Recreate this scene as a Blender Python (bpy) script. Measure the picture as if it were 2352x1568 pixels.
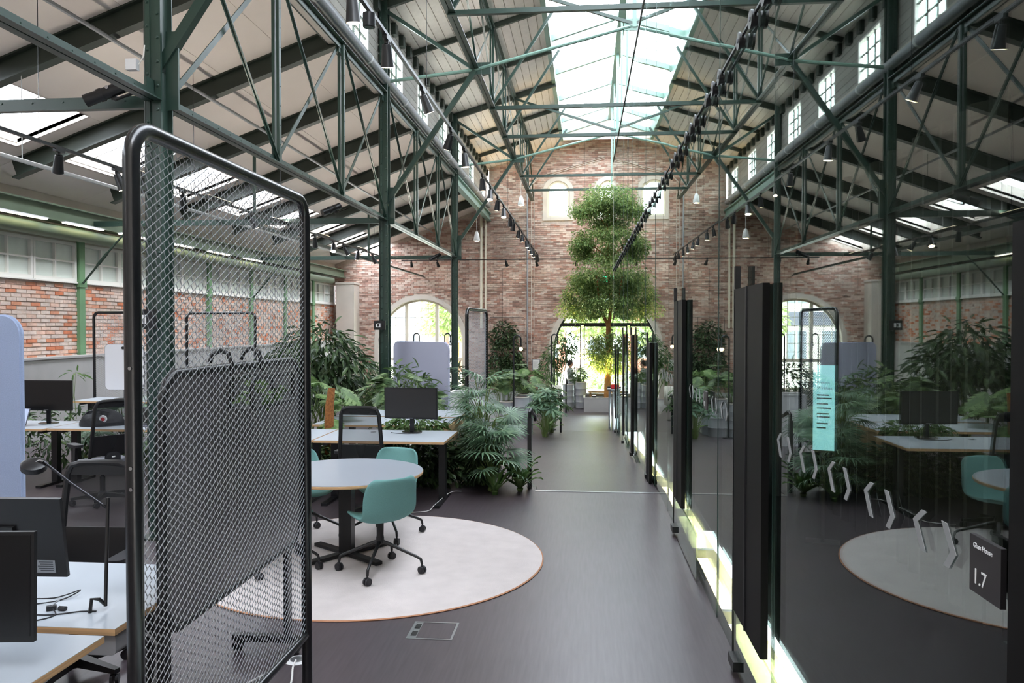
import bpy, bmesh, math, random
from mathutils import Vector, Matrix

for o in list(bpy.data.objects):
    bpy.data.objects.remove(o, do_unlink=True)
SC = bpy.context.scene
COL = SC.collection
PI = math.pi

# ------------------------------------------------------------------ camera
cam_d = bpy.data.cameras.new('camera')
cam_d.sensor_fit = 'HORIZONTAL'; cam_d.sensor_width = 36.0; cam_d.lens = 1800.0 / 2352.0 * 36.0
cam_d.clip_start = 0.02; cam_d.clip_end = 300
cam = bpy.data.objects.new('camera', cam_d); COL.objects.link(cam)
cam.location = (0, 0, 2.0)
cam.rotation_euler = (PI / 2 - 0.0200, 0, 0.09525)
SC.camera = cam

# ------------------------------------------------------------------ world, daylight, exposure
world = bpy.data.worlds.new('world'); SC.world = world
world.use_nodes = True
bg = world.node_tree.nodes['Background']
bg.inputs[0].default_value = (0.95, 0.98, 1.05, 1)
bg.inputs[1].default_value = 9.0

def portal(name, loc, rot, sx, sy):          # window openings that the sky shines through
    d = bpy.data.lights.new(name, 'AREA'); d.shape = 'RECTANGLE'; d.size = sx; d.size_y = sy
    d.cycles.is_portal = True
    o = bpy.data.objects.new(name, d); COL.objects.link(o)
    o.location = loc; o.rotation_euler = rot
    return o
portal('portal_nave_skylight', (0.9, 14, 9.66), (0, 0, 0), 3.7, 35.6)
portal('portal_aisle_skylight', (-8.76, 14, 5.55), (0, -math.atan(.36), 0), 1.3, 36)
portal('portal_arch_window', (-6.86, 32.45, 1.6), (PI / 2, 0, PI), 3.8, 3.8)
portal('portal_arch_door', (0.9, 32.45, 1.2), (PI / 2, 0, PI), 4.6, 4.2)
portal('portal_clerestory', (-4.45, 14, 7.5), (0, PI / 2, PI), 1.1, 36)

vs = SC.view_settings
vs.view_transform = 'Standard'; vs.look = 'None'; vs.gamma = 1.0; vs.use_curve_mapping = False
vs.exposure = 1.2
cy = SC.cycles
cy.max_bounces = 10; cy.diffuse_bounces = 5; cy.glossy_bounces = 4; cy.transmission_bounces = 6; cy.transparent_max_bounces = 24
cy.caustics_reflective = False; cy.caustics_refractive = False; cy.sample_clamp_indirect = 6.0
cy.use_denoising = True

# ------------------------------------------------------------------ helpers
def lin(c):
    c = c / 255.0
    return c / 12.92 if c <= 0.04045 else ((c + 0.055) / 1.055) ** 2.4
def rgb(r, g, b): return (lin(r), lin(g), lin(b), 1.0)

def new_mat(name):
    m = bpy.data.materials.new(name); m.use_nodes = True
    return m, m.node_tree, m.node_tree.nodes['Principled BSDF']
def mat(name, col, rough=0.5, metal=0.0, var=0.0, scale=8.0, bump=0.0, bscale=60.0, spec=0.5, stretch=None, emit=None, estr=0.0, trans=0.0):
    m, t, b = new_mat(name)
    b.inputs['Base Color'].default_value = col
    b.inputs['Roughness'].default_value = rough
    b.inputs['Metallic'].default_value = metal
    b.inputs['Specular IOR Level'].default_value = spec
    if emit:
        b.inputs['Emission Color'].default_value = emit; b.inputs['Emission Strength'].default_value = estr
    if var or bump:
        tc = t.nodes.new('ShaderNodeTexCoord'); mp = t.nodes.new('ShaderNodeMapping')
        t.links.new(tc.outputs['Object'], mp.inputs[0])
        if stretch: mp.inputs['Scale'].default_value = stretch
    if var:
        n = t.nodes.new('ShaderNodeTexNoise'); n.inputs['Scale'].default_value = scale; n.inputs['Detail'].default_value = 6
        t.links.new(mp.outputs[0], n.inputs['Vector'])
        r = t.nodes.new('ShaderNodeMapRange'); r.inputs[1].default_value = 0.3; r.inputs[2].default_value = 0.7
        r.inputs[3].default_value = 1 - var; r.inputs[4].default_value = 1 + var
        t.links.new(n.outputs[0], r.inputs[0])
        mx = t.nodes.new('ShaderNodeVectorMath'); mx.operation = 'SCALE'
        mx.inputs[0].default_value = col[:3]
        t.links.new(r.outputs[0], mx.inputs['Scale'])
        t.links.new(mx.outputs[0], b.inputs['Base Color'])
    if bump:
        n2 = t.nodes.new('ShaderNodeTexNoise'); n2.inputs['Scale'].default_value = bscale; n2.inputs['Detail'].default_value = 4
        t.links.new(mp.outputs[0], n2.inputs['Vector'])
        bp = t.nodes.new('ShaderNodeBump'); bp.inputs['Strength'].default_value = bump; bp.inputs['Distance'].default_value = 0.01
        t.links.new(n2.outputs[0], bp.inputs['Height']); t.links.new(bp.outputs[0], b.inputs['Normal'])
    return m

def random_ramp(name, stops, rough=0.85, spec=0.3, extra=0.12, bump=0.3, two_sided_translucent=0.0, patch=0.0):
    """colour per piece: object random + island random through a ramp, with fine noise"""
    m, t, b = new_mat(name)
    oi = t.nodes.new('ShaderNodeObjectInfo'); ge = t.nodes.new('ShaderNodeNewGeometry')
    ad = t.nodes.new('ShaderNodeMath'); ad.operation = 'ADD'
    t.links.new(oi.outputs['Random'], ad.inputs[0]); t.links.new(ge.outputs['Random Per Island'], ad.inputs[1])
    fr = t.nodes.new('ShaderNodeMath'); fr.operation = 'FRACT'; t.links.new(ad.outputs[0], fr.inputs[0])
    cr = t.nodes.new('ShaderNodeValToRGB')
    e = cr.color_ramp.elements
    while len(e) < len(stops): e.new(0.5)
    for i, (p, c) in enumerate(stops):
        e[i].position = p; e[i].color = c
    t.links.new(fr.outputs[0], cr.inputs[0])
    out = cr.outputs[0]
    if extra:
        tc = t.nodes.new('ShaderNodeTexCoord')
        n = t.nodes.new('ShaderNodeTexNoise'); n.inputs['Scale'].default_value = 9.0; n.inputs['Detail'].default_value = 6
        t.links.new(ge.outputs['Position'], n.inputs['Vector'])
        r = t.nodes.new('ShaderNodeMapRange'); r.inputs[1].default_value = 0.3; r.inputs[2].default_value = 0.7
        r.inputs[3].default_value = 1 - extra; r.inputs[4].default_value = 1 + extra
        t.links.new(n.outputs[0], r.inputs[0])
        mx = t.nodes.new('ShaderNodeVectorMath'); mx.operation = 'SCALE'
        t.links.new(out, mx.inputs[0]); t.links.new(r.outputs[0], mx.inputs['Scale'])
        out = mx.outputs[0]
    if patch:
        n = t.nodes.new('ShaderNodeTexNoise'); n.inputs['Scale'].default_value = 1.1; n.inputs['Detail'].default_value = 3
        t.links.new(ge.outputs['Position'], n.inputs['Vector'])
        r = t.nodes.new('ShaderNodeMapRange'); r.inputs[1].default_value = 0.3; r.inputs[2].default_value = 0.7
        r.inputs[3].default_value = 1 - patch; r.inputs[4].default_value = 1 + patch
        t.links.new(n.outputs[0], r.inputs[0])
        mx = t.nodes.new('ShaderNodeVectorMath'); mx.operation = 'SCALE'
        t.links.new(out, mx.inputs[0]); t.links.new(r.outputs[0], mx.inputs['Scale'])
        out = mx.outputs[0]
    t.links.new(out, b.inputs['Base Color'])
    b.inputs['Roughness'].default_value = rough; b.inputs['Specular IOR Level'].default_value = spec
    if bump:
        n2 = t.nodes.new('ShaderNodeTexNoise'); n2.inputs['Scale'].default_value = 70
        t.links.new(ge.outputs['Position'], n2.inputs['Vector'])
        bp = t.nodes.new('ShaderNodeBump'); bp.inputs['Strength'].default_value = bump; bp.inputs['Distance'].default_value = 0.01
        t.links.new(n2.outputs[0], bp.inputs['Height']); t.links.new(bp.outputs[0], b.inputs['Normal'])
    if two_sided_translucent:
        tr = t.nodes.new('ShaderNodeBsdfTranslucent'); t.links.new(out, tr.inputs[0])
        ms = t.nodes.new('ShaderNodeMixShader'); ms.inputs[0].default_value = two_sided_translucent
        t.links.new(b.outputs[0], ms.inputs[1]); t.links.new(tr.outputs[0], ms.inputs[2])
        t.links.new(ms.outputs[0], t.nodes['Material Output'].inputs[0])
    return m

def glass(name, tint=(0.9, 0.96, 0.94, 1), r0=0.045, rough=0.0, bump=0.0, pw=5.0):
    """thin pane: Schlick mix of clear transmission and mirror reflection, same from both sides"""
    m, t, b = new_mat(name); t.nodes.remove(b)
    ge = t.nodes.new('ShaderNodeNewGeometry')
    dt = t.nodes.new('ShaderNodeVectorMath'); dt.operation = 'DOT_PRODUCT'
    t.links.new(ge.outputs['Normal'], dt.inputs[0]); t.links.new(ge.outputs['Incoming'], dt.inputs[1])
    ab = t.nodes.new('ShaderNodeMath'); ab.operation = 'ABSOLUTE'; t.links.new(dt.outputs['Value'], ab.inputs[0])
    s = t.nodes.new('ShaderNodeMath'); s.operation = 'SUBTRACT'; s.inputs[0].default_value = 1.0; t.links.new(ab.outputs[0], s.inputs[1])
    p = t.nodes.new('ShaderNodeMath'); p.operation = 'POWER'; p.inputs[1].default_value = pw; t.links.new(s.outputs[0], p.inputs[0])
    ma = t.nodes.new('ShaderNodeMath'); ma.operation = 'MULTIPLY_ADD'; ma.inputs[1].default_value = 1 - r0; ma.inputs[2].default_value = r0
    t.links.new(p.outputs[0], ma.inputs[0])
    tp = t.nodes.new('ShaderNodeBsdfTransparent'); tp.inputs[0].default_value = tint
    gl = t.nodes.new('ShaderNodeBsdfGlossy'); gl.inputs['Roughness'].default_value = rough
    gl.inputs['Color'].default_value = (0.93, 0.98, 0.96, 1)
    if bump:
        tc = t.nodes.new('ShaderNodeTexCoord')
        n2 = t.nodes.new('ShaderNodeTexNoise'); n2.inputs['Scale'].default_value = 0.8; n2.inputs['Detail'].default_value = 1
        t.links.new(ge.outputs['Position'], n2.inputs['Vector'])
        bp = t.nodes.new('ShaderNodeBump'); bp.inputs['Strength'].default_value = bump; bp.inputs['Distance'].default_value = 0.01
        t.links.new(n2.outputs[0], bp.inputs['Height']); t.links.new(bp.outputs[0], gl.inputs['Normal'])
    ms = t.nodes.new('ShaderNodeMixShader')
    t.links.new(ma.outputs[0], ms.inputs[0]); t.links.new(tp.outputs[0], ms.inputs[1]); t.links.new(gl.outputs[0], ms.inputs[2])
    t.links.new(ms.outputs[0], t.nodes['Material Output'].inputs[0])
    return m

def veil(name, col, alpha, rough=0.6):
    """woven net: partly see-through"""
    m, t, b = new_mat(name)
    b.inputs['Base Color'].default_value = col; b.inputs['Roughness'].default_value = rough; b.inputs['Alpha'].default_value = alpha
    return m

M = {}
M['steel'] = mat('green_steel', rgb(46, 66, 58), 0.34, var=0.12, scale=3, spec=0.5)
M['steel_dark'] = mat('dark_green_steel', rgb(44, 54, 46), 0.5, var=0.12, scale=2)
M['steel_pale'] = mat('pale_green_steel', rgb(120, 150, 138), 0.42, var=0.08, scale=2)
M['column_green'] = mat('wall_post_green', rgb(108, 148, 110), 0.55, var=0.1, scale=3)
M['ceiling'] = mat('ceiling_board', rgb(236, 226, 219), 0.8, var=0.03, scale=1.2)
M['plank'] = random_ramp('ceiling_plank', [(0, rgb(228, 220, 215)), (1, rgb(240, 231, 226))], 0.7, 0.3, 0.04, 0.0)
M['board_grey'] = random_ramp('clerestory_board', [(0, rgb(164, 161, 155)), (1, rgb(182, 178, 171))], 0.7, 0.3, 0.05, 0.0)
M['plaster'] = mat('plaster', rgb(206, 197, 186), 0.85, var=0.05, scale=2)
M['concrete'] = mat('concrete', rgb(176, 174, 172), 0.75, var=0.09, scale=1.5, bump=0.1)
M['mortar_pale'] = mat('mortar_pale', rgb(206, 192, 182), 0.9, var=0.15, scale=12, bump=0.4)
M['mortar_brown'] = mat('mortar_brown', rgb(192, 178, 166), 0.9, var=0.15, scale=12, bump=0.4)
M['brick_pale'] = random_ramp('brick_pale', [(0, rgb(214, 198, 188)), (0.45, rgb(216, 194, 182)), (0.72, rgb(220, 184, 166)), (0.86, rgb(214, 150, 120)), (1, rgb(204, 122, 88))], extra=0.16, patch=.12)
M['brick_brown'] = random_ramp('brick_brown', [(0, rgb(138, 112, 100)), (0.2, rgb(168, 132, 118)), (0.5, rgb(188, 162, 148)), (0.85, rgb(206, 188, 175)), (1, rgb(170, 124, 106))], extra=0.2, patch=.2)
M['white_frame'] = mat('white_frame', rgb(232, 230, 226), 0.5)
M['cream_frame'] = mat('cream_frame', rgb(226, 218, 198), 0.6, var=0.03)
M['frosted'] = mat('frosted_pane', rgb(212, 220, 214), 0.25, var=0.15, scale=1.5)
M['glass'] = glass('window_glass')
M['wall_glass'] = glass('partition_glass', tint=(0.74, 0.80, 0.78, 1), r0=0.10, bump=0.012)
M['glass_edge'] = mat('glass_edge', rgb(58, 78, 74), 0.15, spec=0.8)
M['skylight_glass'] = glass('skylight_glass', tint=(0.96, 0.98, 1, 1), r0=.03, pw=12)
M['ridge_glass'] = glass('ridge_glass', tint=(0.58, 0.60, 0.62, 1), r0=.03, pw=16)
M['black'] = mat('black_powder_coat', rgb(22, 22, 24), 0.38, spec=0.5)
M['black_gloss'] = mat('black_gloss', rgb(14, 14, 16), 0.16, spec=0.6)
M['door_black'] = mat('door_black', rgb(14, 13, 13), 0.55, spec=0.15)
M['pipe_green'] = mat('pipe_green', rgb(98, 112, 92), 0.5, var=0.1, scale=2)
M['strip_light'] = mat('strip_light', rgb(255, 250, 225), 0.4, emit=(1, 0.92, 0.62, 1), estr=5)
M['uplight'] = mat('uplight', rgb(255, 240, 210), 0.4, emit=(1, 0.8, 0.55, 1), estr=3)  # glow of the bars added to brighten the ceilings
M['arm_black'] = mat('lamp_arm', rgb(40, 40, 44), 0.18, metal=0.8)
M['tube_black'] = mat('tube_black', rgb(20, 21, 24), 0.26, spec=0.7)
M['wire'] = mat('wire_metal', rgb(190, 192, 197), 0.36, metal=0.8)
M['chrome'] = mat('chrome', rgb(200, 200, 205), 0.15, metal=1.0)
M['alu'] = mat('brushed_aluminium', rgb(170, 172, 175), 0.32, metal=0.9)
M['dark_plastic'] = mat('dark_plastic', rgb(34, 34, 38), 0.5)
M['grey_plastic'] = mat('grey_plastic', rgb(96, 98, 108), 0.55)
M['screen'] = mat('screen_black', rgb(12, 12, 14), 0.3, spec=0.5)
M['screen_grey'] = mat('screen_matte', rgb(40, 38, 37), 0.42, spec=0.6)
M['white_plastic'] = mat('white_plastic', rgb(225, 225, 225), 0.4)
M['desk_top'] = mat('desk_laminate', rgb(172, 180, 188), 0.35, var=0.02, scale=3)
M['table_top'] = mat('table_laminate', rgb(142, 149, 158), 0.35, var=0.02, scale=3)
M['ply'] = mat('plywood_edge', rgb(206, 168, 124), 0.55, var=0.18, scale=3, stretch=(0.5, 0.5, 60))
M['felt_blue'] = mat('felt_blue', rgb(160, 175, 205), 0.95, var=0.06, scale=120, bump=0.2, bscale=250)
M['felt_grey'] = mat('felt_grey', rgb(184, 186, 208), 0.95, var=0.06, scale=120, bump=0.2, bscale=250)
M['board'] = mat('dark_board', rgb(88, 85, 86), 0.3, spec=0.5)
M['whiteboard'] = mat('whiteboard', rgb(222, 222, 226), 0.3)
M['teal'] = mat('teal_fabric', rgb(110, 158, 154), 0.9, var=0.05, scale=150, bump=0.15, bscale=300)
M['rug'] = mat('rug_wool', rgb(203, 195, 192), 0.98, var=0.05, scale=6, bump=0.5, bscale=220)
M['rug_edge'] = mat('rug_edge', rgb(176, 128, 96), 0.95)
M['drum'] = mat('drum_grey', rgb(150, 152, 156), 0.4, var=0.04)
M['drum_cream'] = mat('drum_rim', rgb(214, 208, 196), 0.5)
M['soil'] = mat('soil', rgb(48, 36, 28), 0.95, var=0.3, scale=20, bump=0.6)
M['bark'] = mat('bark', rgb(158, 112, 66), 0.9, var=0.25, scale=10, bump=0.5, bscale=40)
M['stem'] = mat('plant_stem', rgb(110, 130, 70), 0.7, var=0.1)
M['moss'] = mat('coir_pole', rgb(150, 96, 52), 0.98, var=0.35, scale=40, bump=1.0, bscale=90)
M['cable_white'] = mat('white_cable', rgb(226, 224, 220), 0.5)
M['cable_black'] = mat('black_cable', rgb(24, 24, 30), 0.5)
M['bag'] = mat('bag_nylon', rgb(26, 28, 32), 0.6, var=0.2, scale=20, bump=0.5, bscale=25)
M['wood'] = mat('pale_wood', rgb(196, 160, 112), 0.5, var=0.15, scale=4, stretch=(1, 8, 8))
M['curtain'] = mat('curtain_dark', rgb(30, 27, 24), 0.95, var=0.08, scale=4)
M['inner_dark'] = mat('inner_dark', rgb(12, 11, 12), 0.9, spec=0.1)
M['vinyl'] = mat('grey_vinyl', rgb(150, 152, 152), 0.6)
M['sign_dark'] = mat('sign_dark', rgb(46, 42, 44), 0.5)
M['white_print'] = mat('white_print', rgb(240, 240, 240), 0.6)
M['red'] = mat('red_plastic', rgb(196, 40, 44), 0.4)
M['skin'] = mat('skin', rgb(196, 150, 126), 0.55)
M['hair'] = mat('hair', rgb(34, 26, 22), 0.7)
M['shirt'] = mat('grey_shirt', rgb(150, 156, 152), 0.9)
M['trousers'] = mat('dark_trousers', rgb(40, 42, 50), 0.9)
M['net'] = veil('chair_net', rgb(36, 37, 40), 0.55)
M['lamp_warm'] = mat('lamp_warm', rgb(255, 235, 200), 0.4, emit=(1, 0.78, 0.5, 1), estr=20)
M['bulb_warm'] = mat('bulb_warm', rgb(255, 235, 200), 0.4, emit=(1, 0.7, 0.36, 1), estr=5)
M['tube_light'] = mat('tube_light', rgb(255, 250, 225), 0.4, emit=(1, 0.88, 0.48, 1), estr=12)
M['exit_green'] = mat('exit_green', rgb(20, 150, 90), 0.4, emit=(0.05, 0.75, 0.35, 1), estr=2.5)
M['display'] = mat('display_lit', rgb(150, 215, 225), 0.3, emit=(0.30, 0.66, 0.74, 1), estr=0.75)
M['paper'] = mat('paper', rgb(238, 236, 232), 0.8)
M['facade'] = mat('pale_facade', rgb(222, 214, 206), 0.85, var=0.04, scale=1)
M['facade_red'] = mat('red_facade', rgb(190, 120, 100), 0.85, var=0.06, scale=1)
M['facade_window'] = mat('facade_window', rgb(112, 120, 128), 0.2)
M['facade_sign'] = mat('facade_sign', rgb(92, 92, 104), 0.6)
M['paving'] = mat('street_paving', rgb(200, 196, 190), 0.9, var=0.05, scale=1)
leaf_stops = lambda a, b, c: [(0, a), (0.5, b), (1, c)]
M['leaf_dark'] = random_ramp('leaf_dark', leaf_stops(rgb(40, 58, 36), rgb(60, 84, 50), rgb(100, 122, 82)), 0.4, 0.5, 0.1, 0, 0.2)
M['leaf_mid'] = random_ramp('leaf_mid', leaf_stops(rgb(52, 76, 44), rgb(78, 104, 62), rgb(118, 140, 92)), 0.5, 0.35, 0.1, 0, 0.25)
M['leaf_palm'] = random_ramp('leaf_palm', leaf_stops(rgb(78, 108, 84), rgb(102, 134, 104), rgb(132, 160, 126)), 0.45, 0.4, 0.08, 0, 0.2)
M['leaf_fern'] = random_ramp('leaf_fern', leaf_stops(rgb(72, 104, 52), rgb(98, 130, 72), rgb(136, 160, 104)), 0.5, 0.35, 0.1, 0, 0.25)
M['leaf_tree'] = random_ramp('leaf_tree', leaf_stops(rgb(92, 122, 66), rgb(124, 150, 88), rgb(172, 184, 118)), 0.45, 0.4, 0.1, 0, 0.5)
M['leaf_out'] = random_ramp('leaf_outdoor', leaf_stops(rgb(140, 160, 96), rgb(168, 186, 120), rgb(200, 210, 160)), 0.5, 0.3, 0.1, 0, 0.35)

class MB:
    def __init__(s): s.v = []; s.f = []; s.mi = []; s.cur = 0
    def add(s, vs, fs):
        n = len(s.v); s.v.extend([tuple(p) for p in vs])
        for f in fs: s.f.append(tuple(i + n for i in f)); s.mi.append(s.cur)
    def box(s, x0, x1, y0, y1, z0, z1):
        s.add([(x0, y0, z0), (x1, y0, z0), (x1, y1, z0), (x0, y1, z0), (x0, y0, z1), (x1, y0, z1), (x1, y1, z1), (x0, y1, z1)],
              [(0, 3, 2, 1), (4, 5, 6, 7), (0, 1, 5, 4), (1, 2, 6, 5), (2, 3, 7, 6), (3, 0, 4, 7)]); return s
    def bar(s, p, q, w, h, up=(0, 0, 1), off=(0, 0)):
        p = Vector(p); q = Vector(q); d = (q - p).normalized(); u = Vector(up)
        if abs(d.dot(u)) > 0.999: u = Vector((0, 1, 0))
        sd = d.cross(u).normalized(); u2 = sd.cross(d).normalized()
        o = sd * off[0] + u2 * off[1]
        a = sd * (w / 2); b = u2 * (h / 2)
        vs = [p + o - a - b, p + o + a - b, p + o + a + b, p + o - a + b, q + o - a - b, q + o + a - b, q + o + a + b, q + o - a + b]
        s.add(vs, [(0, 1, 2, 3), (7, 6, 5, 4), (0, 4, 5, 1), (1, 5, 6, 2), (2, 6, 7, 3), (3, 7, 4, 0)]); return s
    def angle(s, p, q, w, t, up=(0, 0, 1), flip=1):
        """L profile"""
        s.bar(p, q, t, w, up); s.bar(p, q, w, t, up, (flip * w / 2, -w / 2 + t / 2)); return s
    def cyl(s, p, q, r, n=12, r2=None, cap=True):
        p = Vector(p); q = Vector(q); d = (q - p)
        if d.length < 1e-9: return s
        d.normalize(); r2 = r if r2 is None else r2
        u = Vector((0, 0, 1)) if abs(d.z) < 0.9 else Vector((1, 0, 0))
        a = d.cross(u).normalized(); b = d.cross(a).normalized()
        vs = []
        for c, rr in ((p, r), (q, r2)):
            for i in range(n):
                t = 2 * PI * i / n; vs.append(c + a * (rr * math.cos(t)) + b * (rr * math.sin(t)))
        fs = [(i, (i + 1) % n, n + (i + 1) % n, n + i) for i in range(n)]
        if cap: fs += [tuple(range(n - 1, -1, -1)), tuple(range(n, 2 * n))]
        s.add(vs, fs); return s
    def tube(s, pts, r, n=8, closed=False):
        pts = [Vector(p) for p in pts]; m = len(pts); rings = []
        prev = None
        for i, p in enumerate(pts):
            if closed: d = pts[(i + 1) % m] - pts[i - 1]
            else: d = pts[min(i + 1, m - 1)] - pts[max(i - 1, 0)]
            d.normalize()
            if prev is None:
                u = Vector((0, 0, 1)) if abs(d.z) < 0.9 else Vector((1, 0, 0))
                a = d.cross(u).normalized()
            else:
                a = (prev - d * prev.dot(d)).normalized()
            prev = a; b = d.cross(a)
            rr = r[i] if isinstance(r, (list, tuple)) else r
            rings.append([p + a * (rr * math.cos(2 * PI * k / n)) + b * (rr * math.sin(2 * PI * k / n)) for k in range(n)])
        vs = [v for rg in rings for v in rg]; fs = []
        for i in range(m if closed else m - 1):
            j = (i + 1) % m
            for k in range(n):
                fs.append((i * n + k, i * n + (k + 1) % n, j * n + (k + 1) % n, j * n + k))
        if not closed: fs += [tuple(range(n - 1, -1, -1)), tuple((m - 1) * n + k for k in range(n))]
        s.add(vs, fs); return s
    def ball(s, c, r, nu=10, nv=6, sc=(1, 1, 1)):
        c = Vector(c); vs = [c + Vector((0, 0, r * sc[2]))]
        for j in range(1, nv):
            t = PI * j / nv
            for i in range(nu):
                a = 2 * PI * i / nu
                vs.append(c + Vector((r * sc[0] * math.sin(t) * math.cos(a), r * sc[1] * math.sin(t) * math.sin(a), r * sc[2] * math.cos(t))))
        vs.append(c - Vector((0, 0, r * sc[2]))); fs = []
        for i in range(nu): fs.append((0, 1 + i, 1 + (i + 1) % nu))
        for j in range(nv - 2):
            for i in range(nu):
                fs.append((1 + j * nu + i, 1 + (j + 1) * nu + i, 1 + (j + 1) * nu + (i + 1) % nu, 1 + j * nu + (i + 1) % nu))
        L = len(vs) - 1; o = 1 + (nv - 2) * nu
        for i in range(nu): fs.append((L, o + (i + 1) % nu, o + i))
        s.add(vs, fs); return s
    def lathe(s, prof, c=(0, 0, 0), n=20):
        cx, cy_, cz = c; vs = []
        for (r, z) in prof:
            for i in range(n):
                a = 2 * PI * i / n; vs.append((cx + r * math.cos(a), cy_ + r * math.sin(a), cz + z))
        fs = []
        for j in range(len(prof) - 1):
            for i in range(n):
                fs.append((j * n + i, j * n + (i + 1) % n, (j + 1) * n + (i + 1) % n, (j + 1) * n + i))
        fs.append(tuple(range(n - 1, -1, -1))); fs.append(tuple((len(prof) - 1) * n + i for i in range(n)))
        s.add(vs, fs); return s
    def prism(s, poly, fn, t0, t1):
        """extrude a 2D outline; fn(a, b, t) -> 3D"""
        n = len(poly); vs = [fn(a, b, t0) for a, b in poly] + [fn(a, b, t1) for a, b in poly]
        fs = [tuple(range(n - 1, -1, -1)), tuple(range(n, 2 * n))] + [(i, (i + 1) % n, n + (i + 1) % n, n + i) for i in range(n)]
        s.add(vs, fs); return s
    def quad(s, a, b, c, d): s.add([a, b, c, d], [(0, 1, 2, 3)]); return s
    def mesh(s, name, mats, smooth=False):
        me = bpy.data.meshes.new(name); me.from_pydata(s.v, [], s.f); me.update()
        mats = mats if isinstance(mats, (list, tuple)) else [mats]
        for m in mats: me.materials.append(M[m] if isinstance(m, str) else m)
        if len(mats) > 1: me.polygons.foreach_set('material_index', s.mi)
        if smooth:
            me.polygons.foreach_set('use_smooth', [True] * len(me.polygons)); me.set_sharp_from_angle(angle=math.radians(38))
        bm = bmesh.new(); bm.from_mesh(me); bmesh.ops.recalc_face_normals(bm, faces=bm.faces); bm.to_mesh(me); bm.free()
        return me
    def build(s, name, mats, parent=None, smooth=False, loc=None, rot=None):
        return put(name, s.mesh(name, mats, smooth), parent, loc, rot)

def put(name, me, parent=None, loc=None, rot=None, sc=None):
    o = bpy.data.objects.new(name, me); COL.objects.link(o)
    if parent is not None: o.parent = parent
    if loc is not None: o.location = loc
    if rot is not None: o.rotation_euler = rot
    if sc is not None: o.scale = sc if not isinstance(sc, (int, float)) else (sc, sc, sc)
    return o
def tag(o, label=None, cat=None, group=None, kind=None):
    if label: o['label'] = label
    if cat: o['category'] = cat
    if group: o['group'] = group
    if kind: o['kind'] = kind
    return o
def thing(name, label, cat, loc=(0, 0, 0), rotz=0.0, group=None, kind=None):
    o = bpy.data.objects.new(name, None); COL.objects.link(o); o.empty_display_size = 0.1
    o.location = loc; o.rotation_euler = (0, 0, rotz)
    return tag(o, label, cat, group, kind)
def dup(root, loc, rotz, label, group=None):
    r = root.copy(); COL.objects.link(r); r.location = loc; r.rotation_euler = (0, 0, rotz); r['label'] = label
    if group: r['group'] = group
    for ch in root.children:
        c = ch.copy(); COL.objects.link(c); c.parent = r
        for g in ch.children:
            d = g.copy(); COL.objects.link(d); d.parent = c
    return r
ORD = ['first', 'second', 'third', 'fourth', 'fifth', 'sixth', 'seventh', 'eighth', 'ninth', 'tenth', 'eleventh', 'twelfth', 'thirteenth',
       'fourteenth', 'fifteenth', 'sixteenth', 'seventeenth', 'eighteenth', 'nineteenth', 'twentieth'] + \
      ['twenty-' + w for w in ('first', 'second', 'third', 'fourth', 'fifth', 'sixth', 'seventh', 'eighth', 'ninth')] + ['thirtieth'] + \
      ['thirty-' + w for w in ('first', 'second', 'third', 'fourth', 'fifth', 'sixth', 'seventh', 'eighth', 'ninth')] + ['fortieth'] + \
      ['forty-' + w for w in ('first', 'second', 'third', 'fourth', 'fifth', 'sixth', 'seventh', 'eighth', 'ninth')]

def rrect(x0, x1, y0, y1, r, n=6):
    pts = []
    for cx, cy_, a0 in ((x1 - r, y0 + r, -PI / 2), (x1 - r, y1 - r, 0), (x0 + r, y1 - r, PI / 2), (x0 + r, y0 + r, PI)):
        for i in range(n + 1):
            a = a0 + PI / 2 * i / n; pts.append((cx + r * math.cos(a), cy_ + r * math.sin(a)))
    return pts
def arch_pts(cx, z0, zs, r, n=24):
    """outline of an arched opening, bottom z0, spring zs, radius r"""
    pts = [(cx - r, z0), (cx + r, z0)]
    for i in range(n + 1):
        a = PI * i / n; pts.append((cx + r * math.cos(a), zs + r * math.sin(a)))
    return pts
def plate(name, outline, holes, depth, m, parent=None, place=None):
    """flat plate with holes from a filled 2D curve, lying in XY, extruded to depth"""
    cu = bpy.data.curves.new(name, 'CURVE'); cu.dimensions = '2D'; cu.fill_mode = 'BOTH'; cu.extrude = depth / 2
    for poly in [outline] + holes:
        sp = cu.splines.new('POLY'); sp.points.add(len(poly) - 1); sp.use_cyclic_u = True
        for i, (a, b) in enumerate(poly): sp.points[i].co = (a, b, 0, 1)
    tmp = bpy.data.objects.new('tmp', cu); COL.objects.link(tmp)
    me = bpy.data.meshes.new_from_object(tmp.evaluated_get(bpy.context.evaluated_depsgraph_get()))
    bpy.data.objects.remove(tmp, do_unlink=True); bpy.data.curves.remove(cu)
    me.name = name; me.materials.clear(); me.materials.append(M[m])
    o = put(name, me, parent)
    if place: o.matrix_local = place
    return o
def stand_y(y): return Matrix.Translation((0, y, 0)) @ Matrix.Rotation(PI / 2, 4, 'X')      # plate XY -> XZ at depth y
def text(name, body, size, m, parent, loc, rot, align='LEFT', extrude=0.0006):
    cu = bpy.data.curves.new(name, 'FONT'); cu.body = body; cu.size = size; cu.extrude = extrude; cu.align_x = align
    tmp = bpy.data.objects.new('tmp', cu); COL.objects.link(tmp)
    me = bpy.data.meshes.new_from_object(tmp.evaluated_get(bpy.context.evaluated_depsgraph_get()))
    bpy.data.objects.remove(tmp, do_unlink=True); bpy.data.curves.remove(cu)
    me.name = name; me.materials.clear(); me.materials.append(M[m])
    return put(name, me, parent, loc, rot)
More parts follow.
